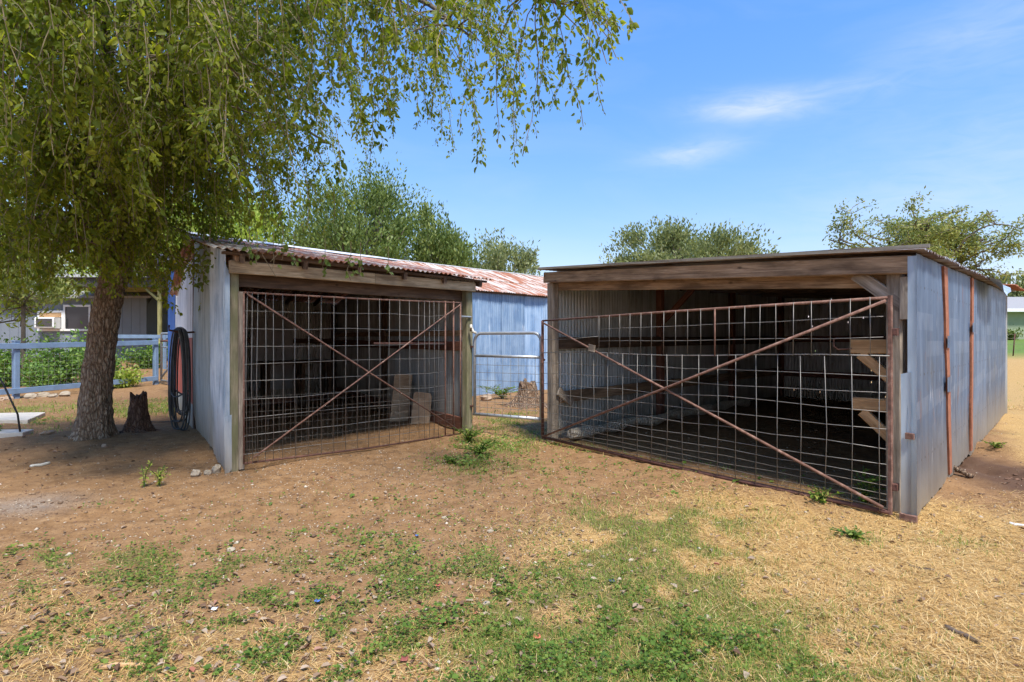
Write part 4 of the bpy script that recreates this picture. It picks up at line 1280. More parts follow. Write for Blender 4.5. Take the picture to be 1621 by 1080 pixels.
for li, (line, r0, dens) in enumerate(limbs):
    pts = catmull(line, 24)
    radii = [r0 * (1 - 0.86 * k / 24) for k in range(25)]
    Vv, Ff = sweep(pts, radii, 7)
    np_mesh("limb", Vv, Ff, M_branch, big, True)
    Lm = float(np.sum(np.linalg.norm(np.diff(pts, axis=0), axis=1)))
    nsec = int(Lm * 7.0 * dens)
    for k in range(nsec):
        u = RNG.uniform(0.22, 1.0)
        p = pts[int(u * 24)]
        an = RNG.uniform(0, 2 * math.pi)
        ln_ = RNG.uniform(0.5, 1.35) * (1.0 if u < 0.8 else 0.6)
        dr = np.array([math.cos(an), math.sin(an), RNG.uniform(0.0, 0.7)])
        if li == 0 and u > 0.6:
            ln_ *= 0.55
        sp = [p + dr * ln_ * t + np.array([0, 0, -0.45 * ln_ * t * t]) for t in np.linspace(0, 1, 6)]
        a, f = sweep(sp, [0.018 * (1 - 0.7 * t) for t in np.linspace(0, 1, 6)], 4, False)
        secF += [tuple(i + len(secV) for i in ff) for ff in f]; secV += a
        for t in (0.35, 0.55, 0.75, 0.9, 1.0):
            if RNG.random() < 0.42:
                continue
            i0 = int(t * 5)
            q0 = sp[i0]
            X = q0[0]
            base = 1.85 if X < -4.8 else (2.4 if X < -2.5 else 2.35)
            zmin = base + abs(RNG.normal()) * (0.7 if X < -5 else 0.75)
            Lt = RNG.uniform(0.5, 1.9) * (1.0 if X > -0.5 else (1.25 if X < -3 else 1.0))
            if X > -2.0 and RNG.random() < np.clip((X + 2.0) / 4.6, 0, 0.58):
                continue
            Lt = min(Lt, max(0.2, (q0[2] - zmin) * 1.05))
            tw_start.append(q0); tw_dir.append([dr[0] + RNG.normal() * 0.4, dr[1] + RNG.normal() * 0.4, 0.1]); tw_len.append(Lt)
kind(np_mesh("branches", secV, secF, M_branch, big), "stuff")
# one long sprig reaching out over the yard
for st_ in ((0.36, 4.5, 4.12), (0.2, 4.6, 4.35)):
    for k in range(4):
        tw_start.append(np.array(st_)); tw_dir.append([1.0 + RNG.normal() * 0.2, -0.2 + RNG.normal() * 0.3, 0.5]); tw_len.append(RNG.uniform(0.3, 0.75))
# twigs hang and carry the leaves
twV = []; twF = []
LP_, LA_ = [], []


def hang(q0, d0, L, wind=0.12, leafy=1.0):
    n = max(4, int(L / 0.16))
    p = np.array(q0, float); d = np.array(d0, float)
    d /= np.linalg.norm(d) + 1e-9
    pts = [p.copy()]
    st = L / n
    for k in range(n):
        d = d + np.array([RNG.normal() * 0.16 + 0.03, RNG.normal() * 0.16, -0.42])
        d /= np.linalg.norm(d)
        p = p + d * st
        pts.append(p.copy())
        nl = int(st / 0.021 * leafy)
        for _ in range(nl):
            pp = p - d * st * RNG.random()
            side = RNG.normal(size=3) * np.array([1, 1, 0.5])
            la = d * 0.45 + side * 0.55 + np.array([0, 0, -0.5])
            LP_.append(pp + side * 0.018); LA_.append(la)
    return pts


for q0, d0, L in zip(tw_start, tw_dir, tw_len):
    pts = hang(q0, d0, L)
    a, f = sweep(pts, [0.0045 * (1 - 0.6 * k / len(pts)) + 0.0012 for k in range(len(pts))], 3, False)
    twF += [tuple(i + len(twV) for i in ff) for ff in f]; twV += a
    for _ in range(int(L * 3.2)):
        k = RNG.integers(1, len(pts))
        an = RNG.uniform(0, 6.28)
        sub = hang(pts[k], [math.cos(an), math.sin(an), 0.0], RNG.uniform(0.12, 0.38), leafy=1.25)
        a, f = sweep(sub, 0.0018, 3, False)
        twF += [tuple(i + len(twV) for i in ff) for ff in f]; twV += a
kind(np_mesh("twigs", twV, twF, M_twig, big), "stuff")
LP_ = np.array(LP_); LA_ = np.array(LA_)
thin = (RNG.random(len(LP_)) < 0.13) | (LP_[:, 2] < 1.8 + 0.6 * LP_[:, 1])
LP_ = LP_[thin]; LA_ = LA_[thin]
nL = len(LP_)
print("tree leaves", nL, "twigs", len(tw_start))
leafL = RNG.uniform(0.028, 0.05, nL) * (1 + 0.7 * (RNG.random(nL) < 0.22)) * (0.65 + 0.8 * vnoise(LP_[:, 0] * 4, LP_[:, 1] * 4 + LP_[:, 2] * 3, 15))
clump = fbm(LP_[:, 0] * 1.6 + LP_[:, 2] * 0.7, LP_[:, 1] * 1.6 - LP_[:, 2], 5, 2)
kind(leaf_mesh("crown", LP_, LA_, unit(nL) + np.array([0, 0, 0.6]), leafL, leafL * RNG.uniform(0.5, 0.68, nL), M_leaf, big, 0.18,
               np.clip(0.55 * RNG.random(nL) + 0.6 * (clump - 0.2), 0, 1)), "stuff")

# larger leaves trailing over the front eave of the left shed
vine = thing("trailing_vine", "leafy green sprigs trailing over the eave of the left shed", "vine", LP(0.2, -0.3, 2.5))
vp, va = [], []
for px, zt_, n, L in ((388, 2.45, 7, 0.12), (400, 2.42, 5, 0.14), (425, 2.45, 4, 0.2), (440, 2.52, 6, 0.16), (457, 2.45, 8, 0.14), (505, 2.46, 12, 0.24), (545, 2.46, 12, 0.26), (560, 2.47, 9, 0.2), (603, 2.47, 8, 0.16), (350, 2.55, 10, 0.3), (335, 2.6, 20, 0.45), (322, 2.6, 22, 0.5)):
    t = tL(px)
    p = np.array(LP(t if px > 360 else -0.15, -0.32 if px > 360 else (0.2 + (360 - px) * 0.04), zt_))
    pts = [p + np.array([0, 0, 0.22]), p, p + np.array([RNG.normal() * .03, 0, -L * 0.5]), p + np.array([RNG.normal() * .05, 0, -L])]
    tube("stem", [tuple(v) for v in pts], 0.004, M_twig, vine, 4)
    for _ in range(n):
        u = RNG.random()
        vp.append(p + np.array([RNG.normal() * 0.03, RNG.normal() * 0.03, 0.04 - L * u])); va.append(np.array([RNG.normal() * 0.7, RNG.normal() * 0.5, -0.7]))
vp = np.array(vp); va = np.array(va)
ll = RNG.uniform(0.05, 0.085, len(vp))
kind(leaf_mesh("leaves", vp, va, unit(len(vp)) + np.array([0.3, -0.9, 0.3]), ll, ll * 0.7, M_leaf_vine, vine, 0.15), "stuff")
for (a, b_) in (((408, 412), (430, 444)), ((432, 410), (421, 422))):
    pa = LP(tL(a[0]), -0.30, 1.45 + (540 - a[1]) * 6.7 / 900); pb = LP(tL(b_[0]), -0.30, 1.45 + (540 - b_[1]) * 6.7 / 900)
    tube("bare_twig", [pa, pb], 0.004, M_twig, vine, 4)


def bg_tree(name, label, x, y, top, rx, crown_bot, mat, nleaf=9000, lsize=0.2, trunk_r=0.2, clumps=60, sharp=0.55, lean=(0, 0), updir=0.5, group="trees behind the sheds", trunkmat=None, ry=None, aspect=0.34):
    zb0 = g1(x, y)
    t = thing(name, label, "tree", (x, y, zb0), group)
    cz = (top + crown_bot) / 2; rz = (top - crown_bot) / 2
    ry = ry or rx
    cx_, cy_ = x + lean[0], y + lean[1]
    tm = trunkmat or M_branch
    bark_trunk("trunk", [(x, y, zb0 - 0.2), (x + lean[0] * 0.3, y, zb0 + (crown_bot - zb0) * 0.6), (cx_ * 0.5 + x * 0.5, cy_, cz - rz * 0.5), (cx_, cy_, cz + rz * 0.3)], [trunk_r * 1.3, trunk_r, trunk_r * 0.75, trunk_r * 0.3], 14, tm, t, trunk_r * 0.5, 0.05, 4, 18, 3)
    cl = []
    while len(cl) < clumps:
        v = RNG.uniform(-1, 1, 3)
        r = np.linalg.norm(v)
        if r > 1 or r < 0.25:
            continue
        if RNG.random() > 0.35 + 0.65 * r:
            continue
        cl.append(v)
    cl = np.array(cl)
    wob = 0.55 + 0.82 * fbm(np.arctan2(cl[:, 1], cl[:, 0]) * 1.7 + x, cl[:, 2] * 2.2 + y, 9, 3)
    cl = cl * wob[:, None]
    cpos = np.stack([cx_ + cl[:, 0] * rx, cy_ + cl[:, 1] * ry, cz + cl[:, 2] * rz], 1)
    bv = []; bf = []
    for p in cpos:
        root = np.array([x + (cx_ - x) * 0.6, y + (cy_ - y) * 0.6, max(crown_bot - 0.1, zb0 + 0.3) + (p[2] - crown_bot) * 0.25])
        midp = (root + p) / 2 + np.array([0, 0, -0.12 * rz]) + RNG.normal(size=3) * 0.1 * rx
        a, f = sweep(catmull([root, midp, p], 6), [trunk_r * 0.32 * (1 - 0.85 * k / 6) for k in range(7)], 4, False)
        bf += [tuple(i + len(bv) for i in ff) for ff in f]; bv += a
    kind(np_mesh("branches", bv, bf, tm, t), "stuff")
    ci = RNG.integers(0, clumps, nleaf)
    csz = RNG.uniform(0.4, 1.25, clumps)
    off = np.clip(RNG.normal(size=(nleaf, 3)), -1.7, 1.7) * np.array([rx, ry, rz]) * sharp * 0.27 * csz[ci][:, None]
    P = cpos[ci] + off
    P[:, 2] = np.maximum(P[:, 2], zb0 + 0.15)
    out = P - np.array([cx_, cy_, cz - rz * 0.6])
    out /= np.linalg.norm(out, axis=1, keepdims=True)
    Ax = out * 0.5 + unit(nleaf) * 0.7 + np.array([0, 0, updir])
    Ls = RNG.uniform(0.6, 1.4, nleaf) * lsize
    tone = RNG.random(clumps)
    kind(leaf_mesh("crown", P, Ax, unit(nleaf), Ls, Ls * aspect, mat, t, 0, np.clip(0.35 * tone[ci] + 0.65 * RNG.random(nleaf), 0, 1), True), "stuff")
    return t


bg_tree("round_tree", "large dark round tree behind the left shed roof", -6.9, 27, 9.1, 4.0, 1.2, M_bgleaf_dark, 44000, 0.17, 0.3, 140, aspect=0.42)
bg_tree("upright_tree", "smaller grey green tree right of the large dark round tree", -3.15, 25, 7.2, 1.75, 1.5, M_bgleaf_dark, 18000, 0.15, 0.18, 60, updir=0.6, aspect=0.42)
bg_tree("low_tree", "low light green tree above the red barn roof", -0.3, 34, 7.4, 3.0, 1.5, M_bgleaf_mid, 22000, 0.19, 0.2, 70, aspect=0.42)
bg_tree("willow_tree", "wide feathery grey green tree behind the right shed", 8.75, 28, 7.35, 3.7, 2.2, M_bgleaf_mid, 42000, 0.17, 0.3, 130, updir=0.5, aspect=0.42)
bg_tree("shade_tree", "spring green tree behind the leaning trunk by the blue fence gate", -13.5, 28, 8.5, 4.0, 1.8, M_bgleaf_bright, 15000, 0.27, 0.25, 80)
bg_tree("yard_tree", "bright green tree rising behind the grey house", -21, 34, 11, 6.0, 3.0, M_bgleaf_bright, 16000, 0.36, 0.3, 90)
bg_tree("sapling", "thin yellow green sapling just behind the blue fence at far left", -15.3, 17.8, 5.4, 1.9, 2.4, M_bgleaf_yellow, 5500, 0.17, 0.06, 36)
bg_tree("garden_tree", "pale green leafy tree at the left picture edge beyond the fence", -18.2, 18.5, 7.0, 2.8, 1.8, M_bgleaf_bright, 9000, 0.2, 0.12, 50)
bg_tree("distant_tree", "small distant tree above the pale green house at the right edge", 48, 53, 8.0, 3.0, 3.2, M_bgleaf_mid, 4000, 0.4, 0.25, 30)


def branching_tree(name, label, base, height, spread, mat, seed, leaf_n=26, lsize=0.13, depth=5, lean=(0, 0)):
    rg = np.random.default_rng(seed)
    x, y = base
    zb0 = g1(x, y)
    t = thing(name, label, "tree", (x, y, zb0), "trees behind the sheds")
    bv = []; bf = []; tips = []

    def grow(p, d, L, r, lev):
        n = 4
        pts = [p]
        dd = d.copy()
        for k in range(n):
            dd = dd + rg.normal(size=3) * 0.20 + np.array([0, 0, -0.02 if lev > 2 else 0.05])
            dd /= np.linalg.norm(dd)
            pts.append(pts[-1] + dd * L / n)
        a, f = sweep(pts, [r * (1 - 0.35 * k / n) for k in range(n + 1)], 6 if lev < 2 else 4, False)
        bf.extend([tuple(i + len(bv) for i in ff) for ff in f]); bv.extend(a)
        if lev >= 3:
            tips.extend(pts[2:])
        if lev >= depth:
            return
        nb = 3 if lev < 3 else 2
        for b3 in range(nb + (1 if rg.random() < 0.4 else 0)):
            an = rg.uniform(0, 6.28)
            sidev3 = np.array([math.cos(an), math.sin(an), rg.uniform(-0.15, 0.35)])
            nd = dd * 0.55 + sidev3 * spread
            nd /= np.linalg.norm(nd)
            st = pts[rg.integers(2, n + 1)]
            grow(st, nd, L * rg.uniform(0.62, 0.82), r * 0.58, lev + 1)
    bark_trunk("trunk", [(x, y, zb0 - 0.2), (x, y, zb0 + height * 0.2), (x + lean[0] * .5, y, zb0 + height * 0.36)], [0.24, 0.19, 0.16], 14, M_branch, t, 0.08, 0.06, 4, 14, seed)
    for k in range(4):
        an = k * 1.57 + rg.uniform(-0.4, 0.4)
        grow(np.array([x + lean[0] * .5, y, zb0 + height * 0.34]), np.array([math.cos(an) * 0.8 + lean[0], math.sin(an) * 0.8, 0.75]) / 1.1, height * 0.27, 0.11, 1)
    kind(np_mesh("branches", bv, bf, M_branch, t), "stuff")
    tips = np.array(tips)
    keep = fbm(tips[:, 0] * 0.8, tips[:, 2] * 0.8 + tips[:, 1], seed, 3) > 0.36
    tips = tips[keep]
    P = np.repeat(tips, leaf_n, 0)
    P = P + rg.normal(size=P.shape) * np.array([0.17, 0.17, 0.09])
    n = len(P)
    Ls = rg.uniform(0.6, 1.4, n) * lsize
    kind(leaf_mesh("crown", P, unit(n) + np.array([0, 0, -0.2]), unit(n) + np.array([0, 0, .5]), Ls, Ls * 0.4, mat, t, 0, None, True), "stuff")
    return t


branching_tree("open_tree", "sparse yellow green tree with bare branches behind the right shed corner", (16.2, 22.5), 7.9, 0.95, M_bgleaf_yellow, 5, 18, 0.13)
branching_tree("leaning_tree", "grey leaning tree with forked trunk between porch post and blue wall", (-15.0, 25.5), 7.5, 0.75, M_bgleaf_bright, 12, 10, 0.16, lean=(-0.35, 0))


# ------------------------------------------------------------------ stumps
def stump(name, label, x, y, h, r, flare, mat, seed, lean=(0, 0)):
    zb0 = g1(x, y)
    t = thing(name, label, "stump", (x, y, zb0))
    sides, n = 40, 26
    V = []; Fc = []
    for i in range(n + 1):
        f = i / n
        for j in range(sides):
            an = 2 * math.pi * j / sides
            hh = h * (1 + 0.32 * (float(fbm(np.array([an * 2 + seed]), np.array([0.0]), seed, 3)[0]) - 0.5) * 2)
            z = -0.08 + f * (hh + 0.08)
            fl = flare * math.exp(-max(z, 0) / (h * 0.33)) * (0.45 + 0.55 * max(0, math.cos(5 * an + seed)))
            nn = float(fbm(np.array([an * 6 + seed]), np.array([z * 9]), seed, 3)[0]) - 0.5
            rr_ = r * (1 + 0.42 * nn) + fl
            V.append((x + rr_ * math.cos(an) + lean[0] * f, y + rr_ * math.sin(an) + lean[1] * f, zb0 + z))
    for ring, (rf, dz) in enumerate(((0.72, -0.03), (0.45, -0.16), (0.05, -0.24))):
        for j in range(sides):
            an = 2 * math.pi * j / sides
            src = V[n * sides + j]
            V.append((x + lean[0] + (src[0] - x - lean[0]) * rf, y + lean[1] + (src[1] - y - lean[1]) * rf, src[2] + dz * h + RNG.uniform(-.03, .03) * h))
    for i in range(n + 3):
        for j in range(sides):
            Fc.append((i * sides + j, i * sides + (j + 1) % sides, (i + 1) * sides + (j + 1) % sides, (i + 1) * sides + j))
    np_mesh("stump_body", V, Fc, mat, t, True)
    for k in range(4):
        an = seed + k * 1.7
        d = np.array([math.cos(an), math.sin(an)])
        pts = []
        for u in np.linspace(0.2, 1, 6):
            p = np.array([x, y]) + d * (r + flare * 1.9) * u
            pts.append((p[0], p[1], g1(*p) + 0.16 * h * (1 - u) ** 1.5 - 0.01))
        Vr, Fr = sweep(pts, [r * 0.28 * (1.15 - u) for u in np.linspace(0.2, 1, 6)], 7)
        np_mesh("root", Vr, Fr, mat, t, True)
    return t


stump("tree_stump", "crumbling brown stump right behind the big tree trunk", -5.90, 8.95, 0.54, 0.11, 0.15, M_stump, 4, (-0.02, 0.05))
stump("old_stump", "pale rooted stump behind the walk gate by the barn wall", 0.36, 12.6, 0.55, 0.17, 0.42, M_stump_pale, 9)

# ------------------------------------------------------------------ fence, house and yard at the left
FA = np.array([-12.65, 14.5]); FB = np.array([-11.35, 18.1])
fdir = (FB - FA) / np.linalg.norm(FB - FA)
fence = thing("blue_fence", "blue grey painted board fence with wire behind the big tree", "fence", (FA[0], FA[1], g1(*FA)))
FS = FA - fdir * 4.0
plist = [FS, FA, FB]
for p in plist:
    zb0 = g1(*p)
    beam("post", (p[0], p[1], zb0 - 0.2), (p[0], p[1], zb0 + 1.46), 0.13, 0.13, M_fence, fence, (fdir[0], fdir[1], 0))
    beam("post_cap", (p[0], p[1], zb0 + 1.46), (p[0], p[1], zb0 + 1.49), 0.15, 0.15, M_fence, fence, (fdir[0], fdir[1], 0))
fo = np.array([fdir[1], -fdir[0]]) * 0.085
for (a, b_) in ((FS, FA), (FA, FB)):
    for z in (0.20, 1.34):
        a2, b2 = a + fo, b_ + fo
        beam("rail", (a2[0], a2[1], g1(*a) + z), (b2[0], b2[1], g1(*b_) + z), 0.04, 0.14, M_fence, fence)
V = []; Fc = []
for (a, b_) in ((FS, FA), (FA, FB)):
    Ls = np.linalg.norm(b_ - a)
    for u in np.arange(0, 1, 0.15 / Ls):
        p = a + (b_ - a) * u
        c, f = sweep([(p[0], p[1], g1(*p) + 0.15), (p[0], p[1], g1(*p) + 1.35)], 0.0017, 3, False)
        Fc += [tuple(i + len(V) for i in ff) for ff in f]; V += c
    for z in np.arange(0.3, 1.3, 0.12):
        c, f = sweep([(a[0], a[1], g1(*a) + z), (b_[0], b_[1], g1(*b_) + z)], 0.0017, 3, False)
        Fc += [tuple(i + len(V) for i in ff) for ff in f]; V += c
kind(np_mesh("wire_mesh", V, Fc, M_wire, fence), "stuff")

ga, gb = FB + np.array([0.12, 0.1]), np.array([-10.45, 17.55])
yg = thing("tube_gate", "small grey tube gate between the blue fence and the blue shed", "gate", (ga[0], ga[1], g1(*ga)))
zg = g1(*ga)
Pg = lambda u, z: (ga[0] + (gb[0] - ga[0]) * u, ga[1] + (gb[1] - ga[1]) * u, zg + z)
tube("frame_tube", [Pg(0, 0.12), Pg(0, 1.55), Pg(0.06, 1.62), Pg(0.94, 1.62), Pg(1, 1.55), Pg(1, 0.12), Pg(0, 0.12)], 0.03, M_tube_grey, yg, 8)
tube("rail", [Pg(0, 1.18), Pg(1, 1.18)], 0.022, M_tube_grey, yg, 8)
tube("wood_rail", [Pg(0, 1.38), Pg(1, 1.38)], 0.035, M_wood_red, yg, 8)
tube("brace", [Pg(0, 0.2), Pg(1, 0.75)], 0.03, M_tube_grey, yg, 8)
for z in np.arange(0.25, 1.15, 0.15):
    tube("cross_wire", [Pg(0, z), Pg(1, z)], 0.004, M_wire, yg, 4)
for u in np.linspace(0.12, 0.88, 6):
    tube("upright_wire", [Pg(u, 0.12), Pg(u, 1.18)], 0.004, M_wire, yg, 4)

# second rail run further back (porch rail)
pr = thing("porch_rail", "blue grey porch rail seen behind the fence right of the trunk", "rail", (-14.2, 22.2, g1(-14.2, 22.2)))
zr = g1(-14.2, 22.2)
beam("rail", (-15.6, 21.6, zr + 1.28), (-13.5, 22.3, zr + 1.28), 0.05, 0.14, M_fence, pr)
for p in ((-15.5, 21.63), (-13.6, 22.27)):
    beam("post", (p[0], p[1], g1(*p) - 0.1), (p[0], p[1], zr + 1.35), 0.11, 0.11, M_fence, pr, (1, 0, 0))

# house
hz = g1(-20, 27)
house = thing("grey_house", "grey blue house with white window and porch behind the fence", "house", (-20, 27, hz))


def hbox(name, x0, x1, y0, y1, z0, z1, mat, parent=house):
    o = beam(name, (x0, (y0 + y1) / 2, (z0 + z1) / 2), (x1, (y0 + y1) / 2, (z0 + z1) / 2), y1 - y0, z1 - z0, mat, parent, rough=0.0)
    return o


HX0, HX1, HY0, HY1 = -30.0, -17.35, 27.0, 35.0
z0h = hz - 0.1
xx = HX0
while xx < HX1 - 0.01:
    hbox("siding_board", xx, min(xx + 0.40, HX1), HY0 - 0.03 - random.uniform(0, 0.004), HY0 - 0.005, z0h, hz + 3.05, M_house)
    xx += 0.412
hbox("wall", HX0, HX1, HY0, HY0 + 0.12, z0h, hz + 3.0, M_house)
hbox("side_wall", HX1 - 0.14, HX1, HY0 + 0.13, HY1, z0h, hz + 3.0, M_house)
hbox("far_side_wall", HX0, HX0 + 0.14, HY0 + 0.13, HY1, z0h, hz + 3.0, M_house)
hbox("back_wall", HX0 + 0.15, HX1 - 0.15, HY1 - 0.14, HY1, z0h, hz + 3.0, M_house)
hbox("corner_trim", HX1 - 0.16, HX1 + 0.04, HY0 - 0.08, HY0 - 0.04, z0h, hz + 3.0, M_house)
V = [(HX0 - .5, HY0 - .5, hz + 2.95), (HX1 + .5, HY0 - .5, hz + 2.95), (HX1 + .5, (HY0 + HY1) / 2, hz + 4.6), (HX0 - .5, (HY0 + HY1) / 2, hz + 4.6), (HX1 + .5, HY1 + .5, hz + 2.95), (HX0 - .5, HY1 + .5, hz + 2.95)]
V2 = V + [(a, b_, c - 0.1) for a, b_, c in V]
np_mesh("roof", V2, [(0, 1, 2, 3), (3, 2, 4, 5), (9, 8, 7, 6), (11, 10, 8, 9), (0, 6, 7, 1), (4, 10, 11, 5), (1, 7, 8, 2), (2, 8, 10, 4), (0, 3, 9, 6), (3, 5, 11, 9)], M_shingle, house)
# windows: one with an air conditioner
for (px0, px1, py0, py1, ac) in ((63, 99, 495, 521, True), (104, 142, 486, 521, False)):
    d = HY0 - 0.06
    x0, x1 = (px0 - CX) * d / F, (px1 - CX) * d / F
    za, zb2 = H + (CY - py1) * d / F, H + (CY - py0) * d / F
    w = hbox("window", x0, x1, d - 0.02, d + 0.01, za, zb2, M_glass)
    for (a0, a1, c0, c1) in ((x0 - .07, x1 + .07, zb2, zb2 + .1), (x0 - .07, x1 + .07, za - .1, za), (x0 - .07, x0 + .01, za, zb2), (x1 - .01, x1 + .07, za, zb2)):
        fr_ = hbox("frame", a0, a1, d - 0.06, d - 0.015, c0, c1, M_white, w)
    if ac:
        hbox("blind", x0 + 0.02, x1 - 0.02, d - 0.028, d - 0.022, zb2 - 0.22, zb2 - 0.01, M_wood_new, w)
        hbox("air_conditioner", x0 + .12, x1 - .05, d - 0.45, d - 0.03, za + 0.02, zb2 - 0.24, M_white, w)
        hbox("grille", x0 + .2, x1 - .13, d - 0.46, d - 0.455, za + 0.1, zb2 - 0.30, M_fascia, w)
# porch
py_ = 24.6
fx0, fx1 = (80 - CX) * py_ / F, (261 - CX) * py_ / F
zf1, zf0 = H + (CY - 441) * py_ / F, H + (CY - 455) * py_ / F
hbox("porch_fascia", fx0, fx1, py_ - 0.05, py_, zf0, zf1, M_fascia)
hbox("porch_fascia", fx1 - 0.05, fx1, py_ + 0.01, HY0 + 2.5, zf0, zf1, M_fascia)
hbox("porch_roof", fx0 - 0.1, fx1 + 0.1, py_ - 0.15, HY0 + 2.5, zf1, zf1 + 0.05, M_fascia)
hbox("porch_ceiling", fx0, fx1 - 0.06, py_ + 0.02, HY0 - 0.1, zf0 + 0.06, zf0 + 0.09, M_wood)
for k in range(7):
    yk = py_ + 0.3 + k * 0.32
    hbox("porch_joist", fx0 + .1, fx1 - 0.08, yk, yk + 0.06, zf0 - 0.02, zf0 + 0.055, M_yellow)
xp = (250 - CX) * py_ / F
for (xq, yq) in ((xp, py_ + 0.12), (xp + 0.25, HY0 + 1.6)):
    beam("porch_post", (xq, yq, g1(xq, yq) - 0.1), (xq, yq, zf0 + 0.05), 0.14, 0.14, M_yellow, house, (1, 0, 0))
beam("porch_brace", (xp - 0.05, py_ + 0.12, zf0 - 0.55), (xp - 0.65, py_ + 0.12, zf0 + 0.0), 0.08, 0.1, M_yellow, house)
# pale neighbour roof far behind the porch
nb = thing("white_roofed_building", "small building with white metal roof seen under the porch", "building", (-24.0, 40, g1(-24, 40)))
zn = g1(-24, 40)
hbox("wall", -27.5, -25.2, 40, 44, zn - 0.2, zn + 2.2, M_house, nb)
V = [(-27.8, 39.5, zn + 2.2), (-24.9, 39.5, zn + 2.2), (-24.9, 42, zn + 3.0), (-27.8, 42, zn + 3.0), (-24.9, 44.5, zn + 2.2), (-27.8, 44.5, zn + 2.2)]
np_mesh("roof", V + [(a, b_, c - .08) for a, b_, c in V], [(0, 1, 2, 3), (3, 2, 4, 5), (9, 8, 7, 6), (11, 10, 8, 9), (0, 6, 7, 1), (1, 7, 8, 2), (2, 8, 10, 4), (0, 3, 9, 6), (3, 5, 11, 9), (5, 4, 10, 11)], M_white, nb)


def shrub(name, label, x, y, r, h, mat, n, ls, grp="shrubs along the blue fence"):
    zb0 = g1(x, y)
    t = thing(name, label, "shrub", (x, y, zb0), grp)
    ns = 12
    tips = []
    for k in range(ns):
        an = RNG.uniform(0, 6.28); sp = RNG.uniform(0.2, 1) * r
        tip = np.array([x + math.cos(an) * sp, y + math.sin(an) * sp, zb0 + h * RNG.uniform(0.55, 1)])
        tube("stem", [(x + RNG.normal() * .05, y, zb0 - 0.03), tuple((np.array([x, y, zb0]) + tip) / 2 + np.array([0, 0, 0.1])), tuple(tip)], 0.012, M_twig, t, 4)
        tips.append(tip)
    tips = np.array(tips)
    ci = RNG.integers(0, ns, n); u = RNG.uniform(0.15, 1.05, n)[:, None]
    P = np.array([x, y, zb0]) * (1 - u) + tips[ci] * u + RNG.normal(size=(n, 3)) * np.array([r, r, h * 0.7]) * 0.2
    P[:, 2] = np.maximum(P[:, 2], zb0 + 0.02)
    Ls = RNG.uniform(0.6, 1.3, n) * ls
    kind(leaf_mesh("foliage", P, unit(n) + np.array([0, 0, 0.3]), unit(n) + np.array([0, 0, 0.7]), Ls, Ls * 0.5, mat, t, 0, None, True), "stuff")


shrub("leafy_shrub", "tall green shrub behind the fence left of the big trunk", -14.0, 17.6, 0.9, 1.5, M_shrub, 3200, 0.12)
shrub("leafy_shrub", "green shrub behind the fence just left of the big trunk", -12.75, 17.5, 0.8, 1.3, M_shrub, 2600, 0.12)
shrub("leafy_shrub", "green shrub behind the fence at the left picture edge", -15.6, 17.9, 1.0, 1.25, M_shrub, 3000, 0.12)
shrub("leafy_shrub", "small bright shrub behind the fence right of the big trunk", -11.75, 17.2, 0.5, 0.55, M_bgleaf_bright, 1400, 0.11)
shrub("leafy_shrub", "low green shrub beside the grey house corner", -14.6, 22.6, 0.8, 1.0, M_shrub, 2200, 0.13)
shrub("leafy_shrub", "dark round bush behind the yellow porch post", -16.4, 30.0, 1.3, 2.0, M_shrub, 3500, 0.16)
shrub("leafy_shrub", "low leafy shrub inside the fence near the left post", -13.6, 16.4, 0.6, 0.7, M_shrub, 1600, 0.1)

# ------------------------------------------------------------------ neighbour house, far right
rz_ = g1(44, 46)
nh = thing("green_house", "pale green house with grey shingle roof at the right edge", "house", (44, 46, rz_))
hbox("wall", 34, 62, 46, 46.2, rz_ - 0.2, rz_ + 2.3, M_greenhouse, nh)
hbox("end_wall", 34, 34.2, 46.2, 54, rz_ - 0.2, rz_ + 2.3, M_greenhouse, nh)
hbox("end_wall", 61.8, 62, 46.2, 54, rz_ - 0.2, rz_ + 2.3, M_greenhouse, nh)
hbox("back_wall", 34.2, 61.8, 53.8, 54, rz_ - 0.2, rz_ + 2.3, M_greenhouse, nh)
hbox("fascia", 33.4, 62.6, 45.35, 45.5, rz_ + 2.2, rz_ + 2.45, M_white, nh)
hbox("soffit", 33.5, 62.5, 45.5, 46, rz_ + 2.25, rz_ + 2.3, M_white, nh)
V = [(33.4, 45.4, rz_ + 2.46), (62.6, 45.4, rz_ + 2.46), (62.6, 50, rz_ + 3.75), (33.4, 50, rz_ + 3.75), (62.6, 54.6, rz_ + 2.46), (33.4, 54.6, rz_ + 2.46)]
np_mesh("roof", V + [(a, b_, c - .1) for a, b_, c in V], [(0, 1, 2, 3), (3, 2, 4, 5), (9, 8, 7, 6), (11, 10, 8, 9), (0, 6, 7, 1), (1, 7, 8, 2), (2, 8, 10, 4), (0, 3, 9, 6), (3, 5, 11, 9), (5, 4, 10, 11)], M_shingle, nh)
wf = thing("wire_fence", "thin rusty post and wire fence at the edge of the green lawn", "fence", (25.6, 29, g1(25.6, 29)))
for x in (20.0, 22.8, 25.55, 28.4, 31.2):
    tube("fence_post", [(x, 29, g1(x, 29) - 0.1), (x + 0.1, 29, g1(x, 29) + 1.15)], 0.03, M_rust_dark, wf, 6)
for z in (0.3, 0.6, 0.9, 1.1):
    tube("strand", [(x, 29, g1(x, 29) + z) for x in np.linspace(18, 33, 12)], 0.006, M_wire_old, wf, 4)
shrub("garden_bush", "small bush in front of the pale green house wall", 39.3, 44.8, 0.9, 0.9, M_bgleaf_dark, 700, 0.2, "far bushes")
tube_w = np_mesh("overhead_cable", *sweep([(10 + i * 2.0, 30 + i * 0.2, 5.1 - 0.02 * i + 0.001 * (i - 8) ** 2) for i in range(20)], 0.012, 4), M_black)
tag(tube_w, "thin overhead cable crossing the sky behind the sparse tree", "cable")


